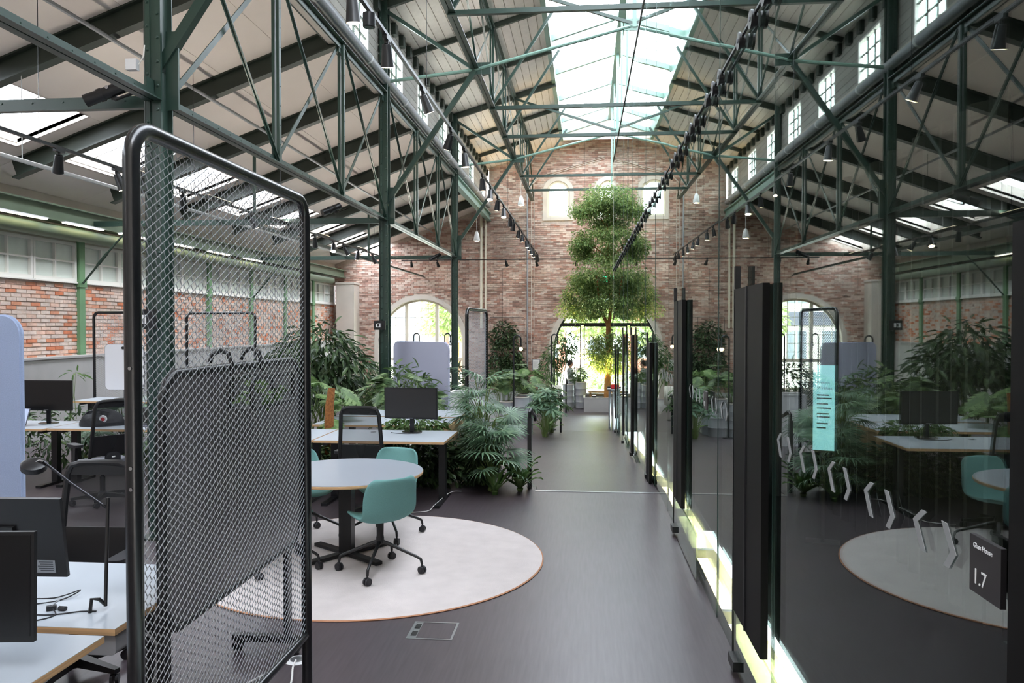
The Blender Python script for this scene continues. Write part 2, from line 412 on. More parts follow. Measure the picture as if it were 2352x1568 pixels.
# ------------------------------------------------------------------ the place: levels and frames
XC, XM, XR, XW = -4.0, 0.9, 5.8, -10.5          # left columns, ridge line, right columns, side wall
YC = [-1.24, 7.06, 15.35, 23.68]                 # column frames
YF, YN = 32.0, -4.0                              # far gable wall, near end
FR = [7.06 + 2.772 * k for k in range(-4, 9)]    # roof frames
def zr(y): return 0.0 if y < 9.45 else (-0.95 * (y - 9.45) / 12.55 if y < 22 else -0.95)
def zn(x): return 8.45 + 0.30 * ((x if x < XM else 2 * XM - x) + 4.0)       # nave ceiling
def za(x): return 6.89 + 0.36 * (x + 4.05)                                  # aisle ceiling
RNG = random.Random(7)

# floor ---------------------------------------------------------------------------------------
def floor_mat():
    m, t, b = new_mat('linoleum_floor')
    ge = t.nodes.new('ShaderNodeNewGeometry'); mp = t.nodes.new('ShaderNodeMapping'); mp.inputs['Scale'].default_value = (26, 1.5, 1)
    t.links.new(ge.outputs['Position'], mp.inputs[0])
    n = t.nodes.new('ShaderNodeTexNoise'); n.inputs['Scale'].default_value = 2.0; n.inputs['Detail'].default_value = 8; t.links.new(mp.outputs[0], n.inputs['Vector'])
    n2 = t.nodes.new('ShaderNodeTexNoise'); n2.inputs['Scale'].default_value = 0.7; n2.inputs['Detail'].default_value = 4; t.links.new(ge.outputs['Position'], n2.inputs['Vector'])
    ad = t.nodes.new('ShaderNodeMath'); ad.operation = 'MULTIPLY_ADD'; ad.inputs[1].default_value = 0.6; t.links.new(n.outputs[0], ad.inputs[0])
    mu = t.nodes.new('ShaderNodeMath'); mu.operation = 'MULTIPLY'; mu.inputs[1].default_value = 0.4; t.links.new(n2.outputs[0], mu.inputs[0]); t.links.new(mu.outputs[0], ad.inputs[2])
    cr = t.nodes.new('ShaderNodeValToRGB'); e = cr.color_ramp.elements
    e[0].position = 0.3; e[0].color = rgb(58, 50, 53); e[1].position = 0.7; e[1].color = rgb(80, 71, 76)
    t.links.new(ad.outputs[0], cr.inputs[0]); t.links.new(cr.outputs[0], b.inputs['Base Color'])
    b.inputs['Roughness'].default_value = 0.38; b.inputs['Specular IOR Level'].default_value = 0.6
    return m
M['floor'] = floor_mat()
XS = -0.62
XP = -1.62
f = MB().box(XW - 0.3, XP, YN, 12.8, -1.0, 0).box(XP, XS, YN, 9.75, -.5, 0).box(XS, 0.95, YN, 9.45, -0.12, 0)
tag(f.build('floor', 'floor'), 'dark grey linoleum floor of the upper level', 'floor', kind='structure')
r = MB(); r.quad((XP - .05, 9.45, 0), (0.95, 9.45, 0), (0.95, 22, -0.95), (XP - .05, 22, -0.95)); r.quad((XW - .3, 12.7, zr(12.7)), (XP - .05, 12.7, zr(12.7)), (XP - .05, 22, -0.95), (XW - .3, 22, -0.95))
tag(r.build('floor_ramp', 'floor'), 'grey ramp sloping down beside the glass wall', 'ramp', kind='structure')
r = MB(); r.quad((XW - .3, 22, -0.95), (XR, 22, -0.95), (XR, YF + .6, -0.95), (XW - .3, YF + .6, -0.95))
tag(r.build('floor_lower', 'floor'), 'grey floor of the lower level by the brick gable', 'floor', kind='structure')
tag(MB().box(XS, 0.9, 9.42, 9.47, 0.0, 0.006).build('trim_1', 'alu'), 'thin metal strip at the head of the ramp', 'trim', kind='structure')

# left wall ----------------------------------------------------------------------------------
w = MB().box(XW - .35, XW - .02, YN, YF + .5, -1, 2.90).box(XW - .35, XW - .02, YN, YF + .5, 3.70, 4.75).box(XW - .35, XW - .30, YN, YF + .5, 2.9, 3.7)
WL = tag(w.build('wall_left', 'mortar_pale'), 'whitewashed red brick side wall under a band of windows', 'wall', kind='structure')
tag(MB().box(XW - .02, XW, YN, YF, 3.70, 4.75).build('plaster_band', 'plaster', WL), 'pale plaster strip')
bl, bh, bd = 0.25, 0.068, 0.022
def brick_mesh(l, h, d, name, m, axis):
    b = MB(); j = 0.004
    if axis == 'Y':  # wall facing +X, brick length along Y
        b.prism([(-l / 2, -h / 2), (l / 2, -h / 2), (l / 2, h / 2), (-l / 2, h / 2)], lambda a, c, t: (t, a * (1 - .03 * (t > 0)), c * (1 - .09 * (t > 0))), -0.02, d)
    else:            # wall facing -Y
        b.prism([(-l / 2, -h / 2), (l / 2, -h / 2), (l / 2, h / 2), (-l / 2, h / 2)], lambda a, c, t: (a * (1 - .03 * (t > 0)), -t, c * (1 - .09 * (t > 0))), -0.02, d)
    return b.mesh(name, m)
bm_l = [brick_mesh(bl, bh, bd + e, 'brick', 'brick_pale', 'Y') for e in (-.006, 0, .006)]
rest = MB(); nb = 0
rows = int((2.90 - 1.36) / 0.078)
for i in range(rows):
    z = 1.36 + 0.078 * (i + .5); y = 9.5 + (0.13 if i % 2 else 0)
    while y < YF - .2:
        yc = y + RNG.uniform(-.006, .006); zc = z + RNG.uniform(-.004, .004)
        if 13.0 < y < 17.15 and nb < 300:
            put('brick', RNG.choice(bm_l), WL, (XW - .02, yc, zc)); nb += 1
        else:
            d = bd + RNG.uniform(-.008, .008); rest.box(XW - .03, XW - .02 + d, yc - bl / 2, yc + bl / 2, zc - bh / 2, zc + bh / 2)
        y += 0.262
tag(rest.build('brickwork', 'brick_pale', WL), kind='stuff')
tag(MB().box(XW - .02, XW + .28, 7.0, YF, -1, 1.36).box(XW - .02, XW + .31, 7.0, YF, 1.36, 1.40).build('concrete_parapet', 'concrete'), 'low grey concrete parapet along the foot of the brick side wall', 'parapet', kind='structure')
# green wall posts and windows between them
nwin = 0
for k, y in enumerate(FR):
    if y < 6 or y > 31: continue
    p = MB().box(XW - .02, XW + .07, y - .09, y + .09, 1.4, 4.1).box(XW - .02, XW + .09, y - .12, y + .12, 2.80, 2.95)
    tag(p.build('wall_post', 'column_green'), 'pale green steel post on the side wall, %s from the gable' % ORD[len(FR) - 1 - k], 'post', 'green posts on the side wall', 'structure')
    for half in (0, 1):
        if y + 1.5 > YF and half: continue
        y0 = y + .10 + half * 1.286; y1 = y0 + 1.27; nwin += 1
        W = thing('window_%d' % nwin, 'white framed frosted window in the side wall, %s counted from the near end' % ORD[nwin - 1], 'window', (XW, y0, 2.90), 0, 'windows along the side wall', 'structure')
        L = y1 - y0; fr = MB()
        fr.box(-.06, .03, 0, L, 0, .07).box(-.06, .03, 0, L, .74, .80).box(-.06, .03, 0, .055, .07, .74).box(-.06, .03, L - .055, L, .07, .74)
        fr.build('window_frame', 'white_frame', W)
        MB().box(-.05, .02, L / 2 - .018, L / 2 + .018, .07, .74).build('mullion', 'white_frame', W)
        MB().box(-.05, .018, .055, L - .055, .39, .42).build('transom', 'white_frame', W)
        for a in (.055, L / 2 + .018):
            for c in (.07, .42):
                MB().box(-.045, -.035, a, a + L / 2 - .073, c, c + .32).build('pane', 'frosted', W)
        MB().box(-.02, .06, 0, L, -.03, 0).build('window_sill', 'white_frame', W)
# beam, pipe and strip lamps over the windows
b = MB().box(-10.28, -10.02, YN, YF, 4.28, 4.31).box(-10.16, -10.12, YN, YF, 4.03, 4.28).box(-10.28, -10.02, YN, YF, 4.0, 4.03)
tag(b.build('eave_beam', 'pipe_green'), 'long pale green steel beam over the side windows', 'beam', kind='structure')
tag(MB().tube([(-10.18, y, 3.82) for y in (YN, 0, 10, 20, 30.6)], .13, 14).build('heating_pipe', 'pipe_green', smooth=True), 'thick pale green pipe running above the side windows', 'pipe')
for i, y in enumerate([9.2, 11.6, 13.0, 14.7, 16.5, 18.4, 20.4, 22.6]):
    L = thing('strip_lamp', 'lit strip lamp under the green eave beam, %s from the near end' % ORD[i], 'lamp', (-9.93, y, 3.985), 0, 'strip lamps over the side windows')
    MB().box(-.05, .05, -.62, .62, -.012, .01).build('housing', 'white_plastic', L); MB().box(-.035, .035, -.6, .6, -.03, -.012).build('diffuser', 'strip_light', L)

# far gable wall -----------------------------------------------------------------------------
outline = [(XW, -1), (XR, -1), (XR, 8.45), (XM, 9.95), (XC, 8.47), (XC - .02, 6.9), (XW, 4.57)]
A1 = (-6.86, -.60, 1.32, 1.80); A2 = (XM, -.93, .95, 2.30)
UPW = [(-1.17, 6.38, 7.42, .48), (XM, 6.38, 7.42, .48), (2.97, 6.38, 7.42, .48)]
holes = [arch_pts(*A1), arch_pts(*A2)] + [arch_pts(*u, n=16) for u in UPW]
WF = plate('wall_far', outline, holes, .45, 'mortar_brown', place=stand_y(YF + .225))
tag(WF, 'tall reddish brown brick gable wall with arched openings', 'wall', kind='structure')
def in_hole(x, z, pad):
    for cx, z0, zs, r_ in [A1, A2] + UPW:
        R = r_ + pad
        if abs(x - cx) < R and z > z0 - pad and (z < zs or (x - cx) ** 2 + (z - zs) ** 2 < R * R): return True
    return False
def roof_at(x):
    return 9.95 - .3 * abs(x - XM) if x > XC else za(x) - .05
bf = [brick_mesh(.245, .068, .02 + e, 'brick', 'brick_brown', 'X') for e in (-.006, 0, .008)]
rest = MB(); nb = 0; minv = stand_y(YF + .225).inverted()
for i in range(int(11 / .078)):
    z = -.95 + .078 * (i + .5); x = XW + .14 + (.128 if i % 2 else 0)
    while x < XR - .1:
        if z + .05 < min(roof_at(x - .12), roof_at(x + .12)) and not in_hole(x, z, .22):
            xc = x + RNG.uniform(-.006, .006); zc = z + RNG.uniform(-.004, .004)
            if -3.7 < x < -1.75 and 3.4 < z < 6.9 and nb < 300:
                o = put('brick', RNG.choice(bf), WF); o.matrix_parent_inverse = minv; o.location = (xc, YF, zc); nb += 1
            else:
                d = .02 + RNG.uniform(-.008, .01); rest.box(xc - .1225, xc + .1225, YF - d, YF + .01, zc - .034, zc + .034)
        x += .257
o = tag(rest.build('brickwork', 'brick_brown', WF), kind='stuff'); o.matrix_parent_inverse = minv
# arch surrounds, frames, glazing
def arched_window(name, label, a, bars_x, bars_z, mull, frame_m='cream_frame', cat='window', surround=.16, dep=.25):
    cx, z0, zs, r_ = a
    T = thing(name, label, cat, (cx, YF, z0), 0, kind='structure')
    s_ = zs - z0
    plate('surround', arch_pts(0, -.1, s_, r_ + surround), [arch_pts(0, 0, s_, r_ - .02)], .06, 'plaster', T, stand_y(-.02))
    plate('reveal', arch_pts(0, -.02, s_, r_ + .005), [arch_pts(0, .03, s_, r_ - .03)], .46, 'plaster', T, stand_y(.23))
    plate('window_frame', arch_pts(0, .03, s_, r_ - .03), [arch_pts(0, .11, s_, r_ - .11)], .07, frame_m, T, stand_y(dep))
    for mx in mull:
        MB().box(mx - .07, mx + .07, .20, .30, .05, s_ + math.sqrt(max(0, (r_ - .1) ** 2 - mx * mx))).build('mullion', frame_m, T)
    for bx in bars_x:
        MB().box(bx - .009, bx + .009, dep - .01, dep + .02, .05, s_ + math.sqrt(max(0, (r_ - .1) ** 2 - bx * bx))).build('glazing_bar', frame_m, T)
    for bz in bars_z:
        hw = r_ - .1 if bz < s_ else math.sqrt(max(0, (r_ - .1) ** 2 - (bz - s_) ** 2))
        MB().box(-hw, hw, dep - .01, dep + .02, bz - .009, bz + .009).build('glazing_bar', frame_m, T)
    plate('pane', arch_pts(0, .04, s_, r_ - .05), [], .012, 'glass', T, stand_y(dep + .005))
    return T
arched_window('window_%d' % (nwin + 1), 'large arched window with two thick cream mullions in the gable wall', A1,
              [-1.45, -1.13, -.28, 0, .28, 1.13, 1.45], [.35, .85, 1.2, 1.55, 1.9, 2.25, 2.6, 2.95, 3.3], [-.64, .64])
MB_ = MB().box(A1[0] - 1.7, A1[0] + 1.7, YF + .2, YF + .3, .55, .68)
tag(MB_.build('trim_2', 'cream_frame'), 'cream crossbar low in the large arched window', 'trim', kind='structure')
for u, lb in zip(UPW, ('small arched gable window at the edge of the tree crown', 'small arched gable window behind the tree top', 'small arched gable window beyond the glass wall')):
    nwin += 1; arched_window('window_%d' % (nwin + 1), lb, u, [0], [.5], [], surround=.15, dep=.05)
D = arched_window('door_1', 'arched entrance opening with tall glass doors behind the tree', A2, [], [], [], 'steel_dark', 'door')
for x0, x1 in ((-2.15, -1.12), (-1.05, 0), (0, 1.05), (1.12, 2.15)):
    zt = 2.95
    MB().box(x0 + .02, x0 + .06, .20, .28, .03, zt).box(x1 - .06, x1 - .02, .20, .28, .03, zt).box(x0 + .02, x1 - .02, .20, .28, zt - .05, zt).box(x0 + .02, x1 - .02, .2, .28, .03, .1).build('door_leaf', 'black', D)
MB().box(-2.2, 2.2, .18, .30, 2.95, 3.05).build('transom', 'black', D)
for s in (-.1, .1): MB().tube([(s, .15, .9), (s, .12, .95), (s, .12, 1.45), (s, .15, 1.5)], .012).build('door_handle', 'black', D)
# plaster pier in the corner, wall pipes, trellis, framed notice
tag(MB().box(-10.2, -9.45, 31.2, YF - .03, -.95, 3.75).box(-10.22, -9.43, 31.18, YF - .03, 3.7, 3.78).build('wall_pier', 'plaster'), 'pale plastered pier in the corner of the gable wall', 'pier', kind='structure')
for i, (x, z0, z1, r_, mm, lb) in enumerate([(-4.32, 1.9, 6.6, .055, 'cream_frame', 'thick cream vertical pipe on the gable wall'), (-4.14, 1.9, 6.6, .04, 'cream_frame', 'thinner cream vertical pipe beside the thick one'),
                                              (-2.42, -.2, 7.6, .03, 'drum', 'grey conduit climbing the gable brickwork'), (-2.26, .6, 7.7, .012, 'plaster', 'white conduit beside the grey one on the gable'), (-2.15, .6, 7.8, .012, 'plaster', 'white conduit closest to the entrance arch')]):
    pts = [(x, YF - .06, z0), (x, YF - .06, z1)]
    if i >= 3: pts = [(x, YF - .06, z0), (x, YF - .06, z1), (x + .25, YF - .06, z1 + .28), (XM - .2, YF - .06, z1 + .28 + .28 * (XM - .45 - x))]
    tag(MB().tube(pts, r_, 8).build('wall_pipe', mm, smooth=True), lb, 'pipe')
t = MB()
for (a, b_) in (((-3.95, .2), (-3.95, 2.35)), ((-2.55, .2), (-2.55, 2.35)), ((-3.95, 2.35), (-2.55, 2.35)), ((-3.45, .2), (-3.45, 4.3)), ((-3.0, .2), (-3.0, 2.35)), ((-3.95, 1.7), (-2.55, 1.7)), ((-3.95, 1.0), (-2.55, 1.0))):
    t.bar((a[0], YF - .1, a[1]), (b_[0], YF - .1, b_[1]), .016, .016, (0, 1, 0))
tag(t.build('plant_trellis', 'black'), 'thin black wire trellis fixed to the gable brickwork', 'trellis')
P = thing('framed_notice', 'small white framed notice on the gable wall', 'notice', (-2.06, YF - .05, .18))
MB().box(-.16, .16, -.02, .02, 0, .46).build('frame', 'drum', P); MB().box(-.13, .13, -.024, -.018, .03, .43).build('sheet', 'paper', P)
for i in range(7): MB().box(-.09, .09 - .03 * (i % 3), -.026, -.024, .34 - .036 * i, .346 - .036 * i).build('print_line', 'facade_sign', P)
E_ = thing('exit_sign', 'green lit emergency exit sign hanging in front of the gable', 'sign', (0.70, FR[-1], 3.62))
MB().box(-.20, .20, -.03, .03, 0, .22).build('light_box', 'exit_green', E_); MB().box(-.01, .01, -.01, .01, .22, 3.38).build('hanger', 'black', E_)
MB().prism([(.02, .05), (.16, .05), (.16, .17), (.02, .17)], lambda a, b, t: (a, t, b), -.034, -.031).build('door_symbol', 'white_print', E_)
MB().prism([(-.17, .11), (-.10, .17), (-.10, .13), (-.03, .13), (-.03, .09), (-.10, .09), (-.10, .05)], lambda a, b, t: (a, t, b), -.034, -.031).build('arrow_symbol', 'white_print', E_)

# right side and near end (closing the hall)
tag(MB().box(XR, XR + .3, YN, YF + .5, -1, 8.6).build('wall_right', 'plaster'), 'plain wall beyond the glass partition', 'wall', kind='structure')
tag(MB().box(XW - .3, XR + .3, YN - .3, YN, -1, 10.2).build('wall_near', 'plaster'), 'plain end wall behind the viewpoint', 'wall', kind='structure')

# nave ceiling -------------------------------------------------------------------------------
CN = thing('ceiling_nave', 'pale boarded nave ceiling either side of the ridge skylight', 'ceiling', (0, 0, 0), 0, kind='structure')
ns = 15; x0, x1 = XC - .1, -1.0
pw = (x1 - x0) / ns
for side in (0, 1):
    for i in range(ns):
        a = x0 + pw * i + .008; b = x0 + pw * (i + 1) - .008
        if side: a, b = 2 * XM - b, 2 * XM - a
        q = MB(); za_, zb_ = zn(a), zn(b)
        q.add([(a, YN, za_), (b, YN, zb_), (b, YF + .4, zb_), (a, YF + .4, za_), (a, YN, za_ + .025), (b, YN, zb_ + .025), (b, YF + .4, zb_ + .025), (a, YF + .4, za_ + .025)],
              [(0, 3, 2, 1), (4, 5, 6, 7), (0, 1, 5, 4), (1, 2, 6, 5), (2, 3, 7, 6), (3, 0, 4, 7)])
        q.build('plank', 'plank', CN)
dk = MB()
for s in (0, 1):
    a, b = (XC - .4, -1.05) if not s else (2 * XM + 1.05, XR + .4)
    dk.quad((a, YN - .2, zn(a) + .03), (b, YN - .2, zn(b) + .03), (b, YF + .6, zn(b) + .03), (a, YF + .6, zn(a) + .03))
for a, b in ((YN - .3, YN + .35), (31.0, YF + .6)):
    dk.quad((-1.1, a, zn(-1.1) + .06), (XM, a, zn(XM) + .06), (XM, b, zn(XM) + .06), (-1.1, b, zn(-1.1) + .06))
    dk.quad((XM, a, zn(XM) + .06), (2 * XM + 1.1, a, zn(-1.1) + .06), (2 * XM + 1.1, b, zn(-1.1) + .06), (XM, b, zn(XM) + .06))
dk.quad((-1.1, 31.02, 9.3), (2 * XM + 1.1, 31.02, 9.3), (2 * XM + 1.1, 31.02, 10.4), (-1.1, 31.02, 10.4)); dk.quad((-1.1, YN + .02, 9.3), (2 * XM + 1.1, YN + .02, 9.3), (2 * XM + 1.1, YN + .02, 10.4), (-1.1, YN + .02, 10.4))
dk.build('roof_deck', 'plaster', CN)
# ridge skylight
SK = thing('ridge_skylight', 'long glazed skylight along the ridge with pale green frames', 'skylight', (0, 0, 0), 0, kind='structure')
for s in (-1, 1):
    xe = XM + s * 1.9
    MB().box(xe - .06, xe + .06, YN, 31.05, zn(-1.0) - .10, zn(-1.0) + .42).build('curb', 'steel_pale', SK)
MB().box(XM - .10, XM + .10, YN, 31.05, 10.06, 10.28).build('ridge_beam', 'steel_pale', SK)
ys = [y for y in FR if y > YN] + [31.0]
for y in ys:
    for s in (-1, 1):
        MB().bar((XM, y, 10.16), (XM + s * 1.9, y, 10.16 - .57), .10, .15).build('glazing_beam', 'steel_pale', SK)
for i in range(len(ys) - 1):
    for s in (-1, 1):
        q = MB(); a, b = ys[i], ys[i + 1]; xa, xb = XM, XM + s * 1.9
        for dz in (0,): q.quad((xa, a, 10.28 + dz), (xb, a, 9.71 + dz), (xb, b, 9.71 + dz), (xa, b, 10.28 + dz))
        q.build('pane', 'ridge_glass', SK)
        for k in (1, 2, 3):
            yy = a + (b - a) * k / 4
            MB().bar((xa, yy, 10.30), (xb, yy, 9.73), .02, .03).build('glazing_bar', 'white_frame', SK)

# clerestory ---------------------------------------------------------------------------------
CL = thing('wall_clerestory', 'grey boarded clerestory wall above the lattice girders', 'wall', (0, 0, 0), 0, kind='structure')
edges = [YN] + FR[1:] + [YF + .4]
for i in range(len(edges) - 1):
    a, b = edges[i], edges[i + 1]; c = (a + b) / 2; h = .62
    # boards below, above, and beside each window
    for z in [6.60 + .15 * k for k in range(3)]:
        MB().box(XC - .22, XC - .12, a, b, z + .008, z + .142).build('board', 'board_grey', CL)
    for z in [8.05 + .15 * k for k in range(3)]:
        MB().box(XC - .22, XC - .12, a, b, z + .008, z + .142).build('board', 'board_grey', CL)
    for z in [7.05 + .1667 * k for k in range(6)]:
        MB().box(XC - .22, XC - .12, a, c - h, z + .008, z + .158).build('board', 'board_grey', CL)
        MB().box(XC - .22, XC - .12, c + h, b, z + .008, z + .158).build('board', 'board_grey', CL)
    for k in range(4):
        yv = a + (b - a) * (k + .5) / 4
        MB().box(XC - .12, XC - .02, yv - .10, yv + .10, 8.14, 8.38).build('bracket_block', 'steel_dark', CL)
    nwin += 1
    Wd = thing('window_%d' % (nwin + 1), 'white framed clerestory window, %s from the gable' % ORD[len(edges) - 2 - i], 'window', (XC - .17, c, 7.05), 0, 'clerestory windows', 'structure')
    MB().box(-.05, .05, -h, h, 0, .05).box(-.05, .05, -h, h, .95, 1.0).box(-.05, .05, -h, -h + .05, .05, .95).box(-.05, .05, h - .05, h, .05, .95).build('window_frame', 'white_frame', Wd)
    for k in (-.2, .2): MB().box(-.02, .02, k - .012, k + .012, .05, .95).build('glazing_bar', 'steel_dark', Wd)
    for k in (.35, .65): MB().box(-.02, .02, -h + .05, h - .05, k - .01, k + .01).build('glazing_bar', 'steel_dark', Wd)
    MB().box(-.006, .006, -h + .05, h - .05, .05, .95).build('pane', 'glass', Wd)
MB().box(XC - .24, XC - .22, YN, YF + .4, 6.6, 7.05).box(XC - .24, XC - .22, YN, YF + .4, 8.05, 8.5).build('backing', 'steel_dark', CL)
D = thing('ventilation_duct', 'round grey-white ventilation duct under the clerestory windows', 'duct', (XC + .02, 0, 6.86))
MB().tube([(0, y, 0) for y in (YN, 5, 12, 20, 31.6)], .10, 18).build('pipe', 'drum', D, True)
for y in FR:
    if y > 4: MB().tube([(0, y + 1.38, 0), (0, y + 1.44, 0)], .11, 18).build('collar', 'white_plastic', D, True)

# aisle ceiling ------------------------------------------------------------------------------
CA = thing('ceiling_aisle', 'pale sloping ceiling panels over the side aisle', 'ceiling', (0, 0, 0), 0, kind='structure')
def slope_box(xa, xb, ya, yb, dz0, dz1, g=0.004):
    xa += g; xb -= g; ya += g; yb -= g
    q = MB(); q.add([(xa, ya, za(xa) + dz0), (xb, ya, za(xb) + dz0), (xb, yb, za(xb) + dz0), (xa, yb, za(xa) + dz0),
                     (xa, ya, za(xa) + dz1), (xb, ya, za(xb) + dz1), (xb, yb, za(xb) + dz1), (xa, yb, za(xa) + dz1)],
                    [(0, 3, 2, 1), (4, 5, 6, 7), (0, 1, 5, 4), (1, 2, 6, 5), (2, 3, 7, 6), (3, 0, 4, 7)])
    return q
dk = MB()
SX0, SX1 = -9.39, -8.13
nsk = 0
for i in range(len(edges) - 1):
    a, b = edges[i], edges[i + 1]
    ya, yb = a + .36, b - .42
    for xa, xb in ((XC - .0, -5.0), (-5.0, -6.05), (-6.05, -7.1), (-7.1, SX1), (SX0, XW)):
        lo, hi = min(xa, xb), max(xa, xb)
        slope_box(lo, hi, a, b, 0, .05).build('ceiling_panel', 'ceiling', CA)
        q = slope_box(lo - .01, hi + .01, a - .01, b + .01, .055, .12, 0); dk.add(q.v, q.f)
    for c0, c1 in ((a, ya), (yb, b)):
        slope_box(SX0, SX1, c0, c1, 0, .05).build('ceiling_panel', 'ceiling', CA)
        q = slope_box(SX0 - .01, SX1 + .01, c0, c1, .055, .12, 0); dk.add(q.v, q.f)
    nsk += 1
    S = thing('roof_window', 'bright roof window in the aisle ceiling, %s from the near end' % ORD[nsk - 1], 'skylight', (0, 0, 0), 0, 'roof windows in the aisle', 'structure')
    rv = MB()
    for xa, xb, c0, c1 in ((SX0 - .03, SX0, ya - .03, yb + .03), (SX1, SX1 + .03, ya - .03, yb + .03), (SX0, SX1, ya - .03, ya), (SX0, SX1, yb, yb + .03)):
        q = slope_box(xa, xb, c0, c1, .0, .34, 0); rv.add(q.v, q.f)
    rv.build('reveal', 'plaster', S)
    slope_box(SX0, SX1, ya, yb, .30, .31, 0).build('pane', 'skylight_glass', S)
    for k in (1, 2): slope_box(SX0, SX1, ya + (yb - ya) * k / 3 - .02, ya + (yb - ya) * k / 3 + .02, .27, .33, 0).build('glazing_bar', 'white_frame', S)
dk.build('roof_deck', 'plaster', CA)
# aisle rafters
for i, y in enumerate(FR):
    if y < 1 or y > 31.5: continue
    T = MB(); xa, xb = XC - .06, -9.75
    for w_, h_, dz in ((.16, .025, -.015), (.03, .30, -.16), (.16, .025, -.31)):
        T.bar((xa, y, za(xa) + dz), (xb, y, za(xb) + dz), w_, h_)
    tag(T.build('aisle_rafter', 'steel_dark'), 'dark green steel rafter under the aisle ceiling, %s from the gable' % ORD[len(FR) - 1 - i], 'beam', 'aisle rafters', 'structure')
# ------------------------------------------------------------------ steel: columns, girders, trusses
def rivet(mb, p, n, r=.013):
    p = Vector(p); n = Vector(n).normalized()
    u = Vector((0, 0, 1)) if abs(n.z) < .9 else Vector((1, 0, 0))
    a = n.cross(u).normalized(); b = n.cross(a)
    vs = [p + a * (r * math.cos(k * PI / 3)) + b * (r * math.sin(k * PI / 3)) for k in range(6)] + [p + n * (r * .75) + a * (.55 * r * math.cos(k * PI / 3)) + b * (.55 * r * math.sin(k * PI / 3)) for k in range(6)]
    mb.add(vs, [(k, (k + 1) % 6, 6 + (k + 1) % 6, 6 + k) for k in range(6)] + [tuple(range(6, 12))])
COLNAME = ['riveted green steel column behind the viewpoint', 'riveted green steel column behind the tall mesh screen', 'riveted green steel column left of the grey felt panel', 'slim looking green steel column farthest down the hall']
for i, y in enumerate(YC):
    zb = zr(y) if y > 12.8 else 0.0
    C = thing('steel_column', COLNAME[i], 'column', (XC, y, zb), 0, 'green steel columns', 'structure')
    h = 8.4 - zb
    MB().box(-.075, .075, -.10, -.085, 0, h).build('flange', 'steel', C); MB().box(-.075, .075, .085, .10, 0, h).build('flange', 'steel', C)
    MB().box(-.035, .035, -.085, .085, 0, h).build('web', 'steel', C)
    MB().box(-.075, -.03, -.115, -.10, 0, h).box(.018, .075, -.115, -.10, 0, h).build('angle_plate', 'steel', C)
    MB().box(-.16, .16, -.16, .16, 0, .02).build('base_plate', 'steel_dark', C)
    rv = MB(); k = 0; z = .15
    while z < h - .1:
        rivet(rv, (-.052, -.115, z), (0, -1, 0), .017); rivet(rv, (.046, -.115, z + .11), (0, -1, 0), .017)
        z += .22
    tag(rv.build('rivets', 'steel', C), kind='stuff')
    MB().box(.07, .19, -.012, .012, 4.02 - zb, 4.75 - zb).build('gusset', 'steel', C)
    MB().tube([(-.10, -.06, 0.1), (-.10, -.06, h - .2)], .018, 8).build('cable_pipe', 'steel_dark', C, True)

def girder(label, x, y0, y1, zb, zt, panels, w, tname='lattice_girder', cat='girder', group=None, web=True):
    G = thing(tname, label, cat, (x, y0, zb), 0, group, 'structure')
    L = y1 - y0; H = zt - zb
    MB().bar((-.045, 0, 0), (-.045, L, 0), .075, .012).bar((-.012, 0, .04), (-.012, L, .04), .012, .09).bar((.045, 0, 0), (.045, L, 0), .075, .012).bar((.012, 0, .04), (.012, L, .04), .012, .09).build('bottom_chord', 'steel', G)
    MB().bar((-.045, 0, H), (-.045, L, H), .075, .012).bar((-.012, 0, H - .05), (-.012, L, H - .05), .012, .11).bar((.045, 0, H), (.045, L, H), .075, .012).bar((.012, 0, H - .05), (.012, L, H - .05), .012, .11).build('top_chord', 'steel', G)
    s = L / panels
    for k in range(panels + 1):
        if 0 < k < panels and web:
            MB().box(-.05, -.012, s * k - .035, s * k + .035, 0, H).box(.012, .05, s * k - .035, s * k + .035, 0, H).build('vertical', 'steel', G)
        if k < panels and web:
            MB().bar((-.03, s * k + .06, .06), (-.03, s * (k + 1) - .06, H - .06), w, .012, (1, 0, 0)).build('diagonal', 'steel', G)
            MB().bar((.03, s * k + .06, H - .06), (.03, s * (k + 1) - .06, .06), w, .012, (1, 0, 0)).bar((.045, s * k + .06, H - .06), (.045, s * (k + 1) - .06, .06), .012, .03, (1, 0, 0)).build('diagonal', 'steel', G)
        MB().box(-.012, .012, max(0, s * k - .14), min(L, s * k + .14), .0, .18).build('gusset', 'steel', G)
        MB().box(-.012, .012, max(0, s * k - .14), min(L, s * k + .14), H - .18, H).build('gusset', 'steel', G)
    rv = MB(); y = .2
    while y < L - .1:
        rivet(rv, (.018, y, .045), (1, 0, 0), .011); rivet(rv, (.018, y, H - .05), (1, 0, 0), .011); rivet(rv, (-.018, y, .045), (-1, 0, 0), .011); y += .28
    for k in range(1, panels):
        for z in [.25 * j for j in range(1, int(H / .25))]: rivet(rv, (.05, s * k, z), (1, 0, 0), .009)
    tag(rv.build('rivets', 'steel', G), kind='stuff')
    return G
GL = ['green lattice girder passing over the viewpoint', 'green lattice girder between the two nearest columns', 'green lattice girder between the two farther columns']
for i in range(3): girder(GL[i], XC, YC[i] + .1, YC[i + 1] - .1, 4.09, 6.60, 3, .065, group='lattice girders along the columns', web=i > 0)
tag(MB().box(XC - .09, XC + .09, 23.78, YF, 6.56, 6.60).box(XC - .02, XC + .02, 23.78, YF, 6.32, 6.56).box(XC - .09, XC + .09, 23.78, YF, 6.28, 6.32).build('longitudinal_beam', 'steel_pale'), 'plain pale green beam from the last column to the gable', 'beam', kind='structure')
nlab = ['near', 'middle', 'far']
ends = [(-4.0, 7.06), (7.06, 15.35), (15.35, 23.68), (23.68, 31.8)]
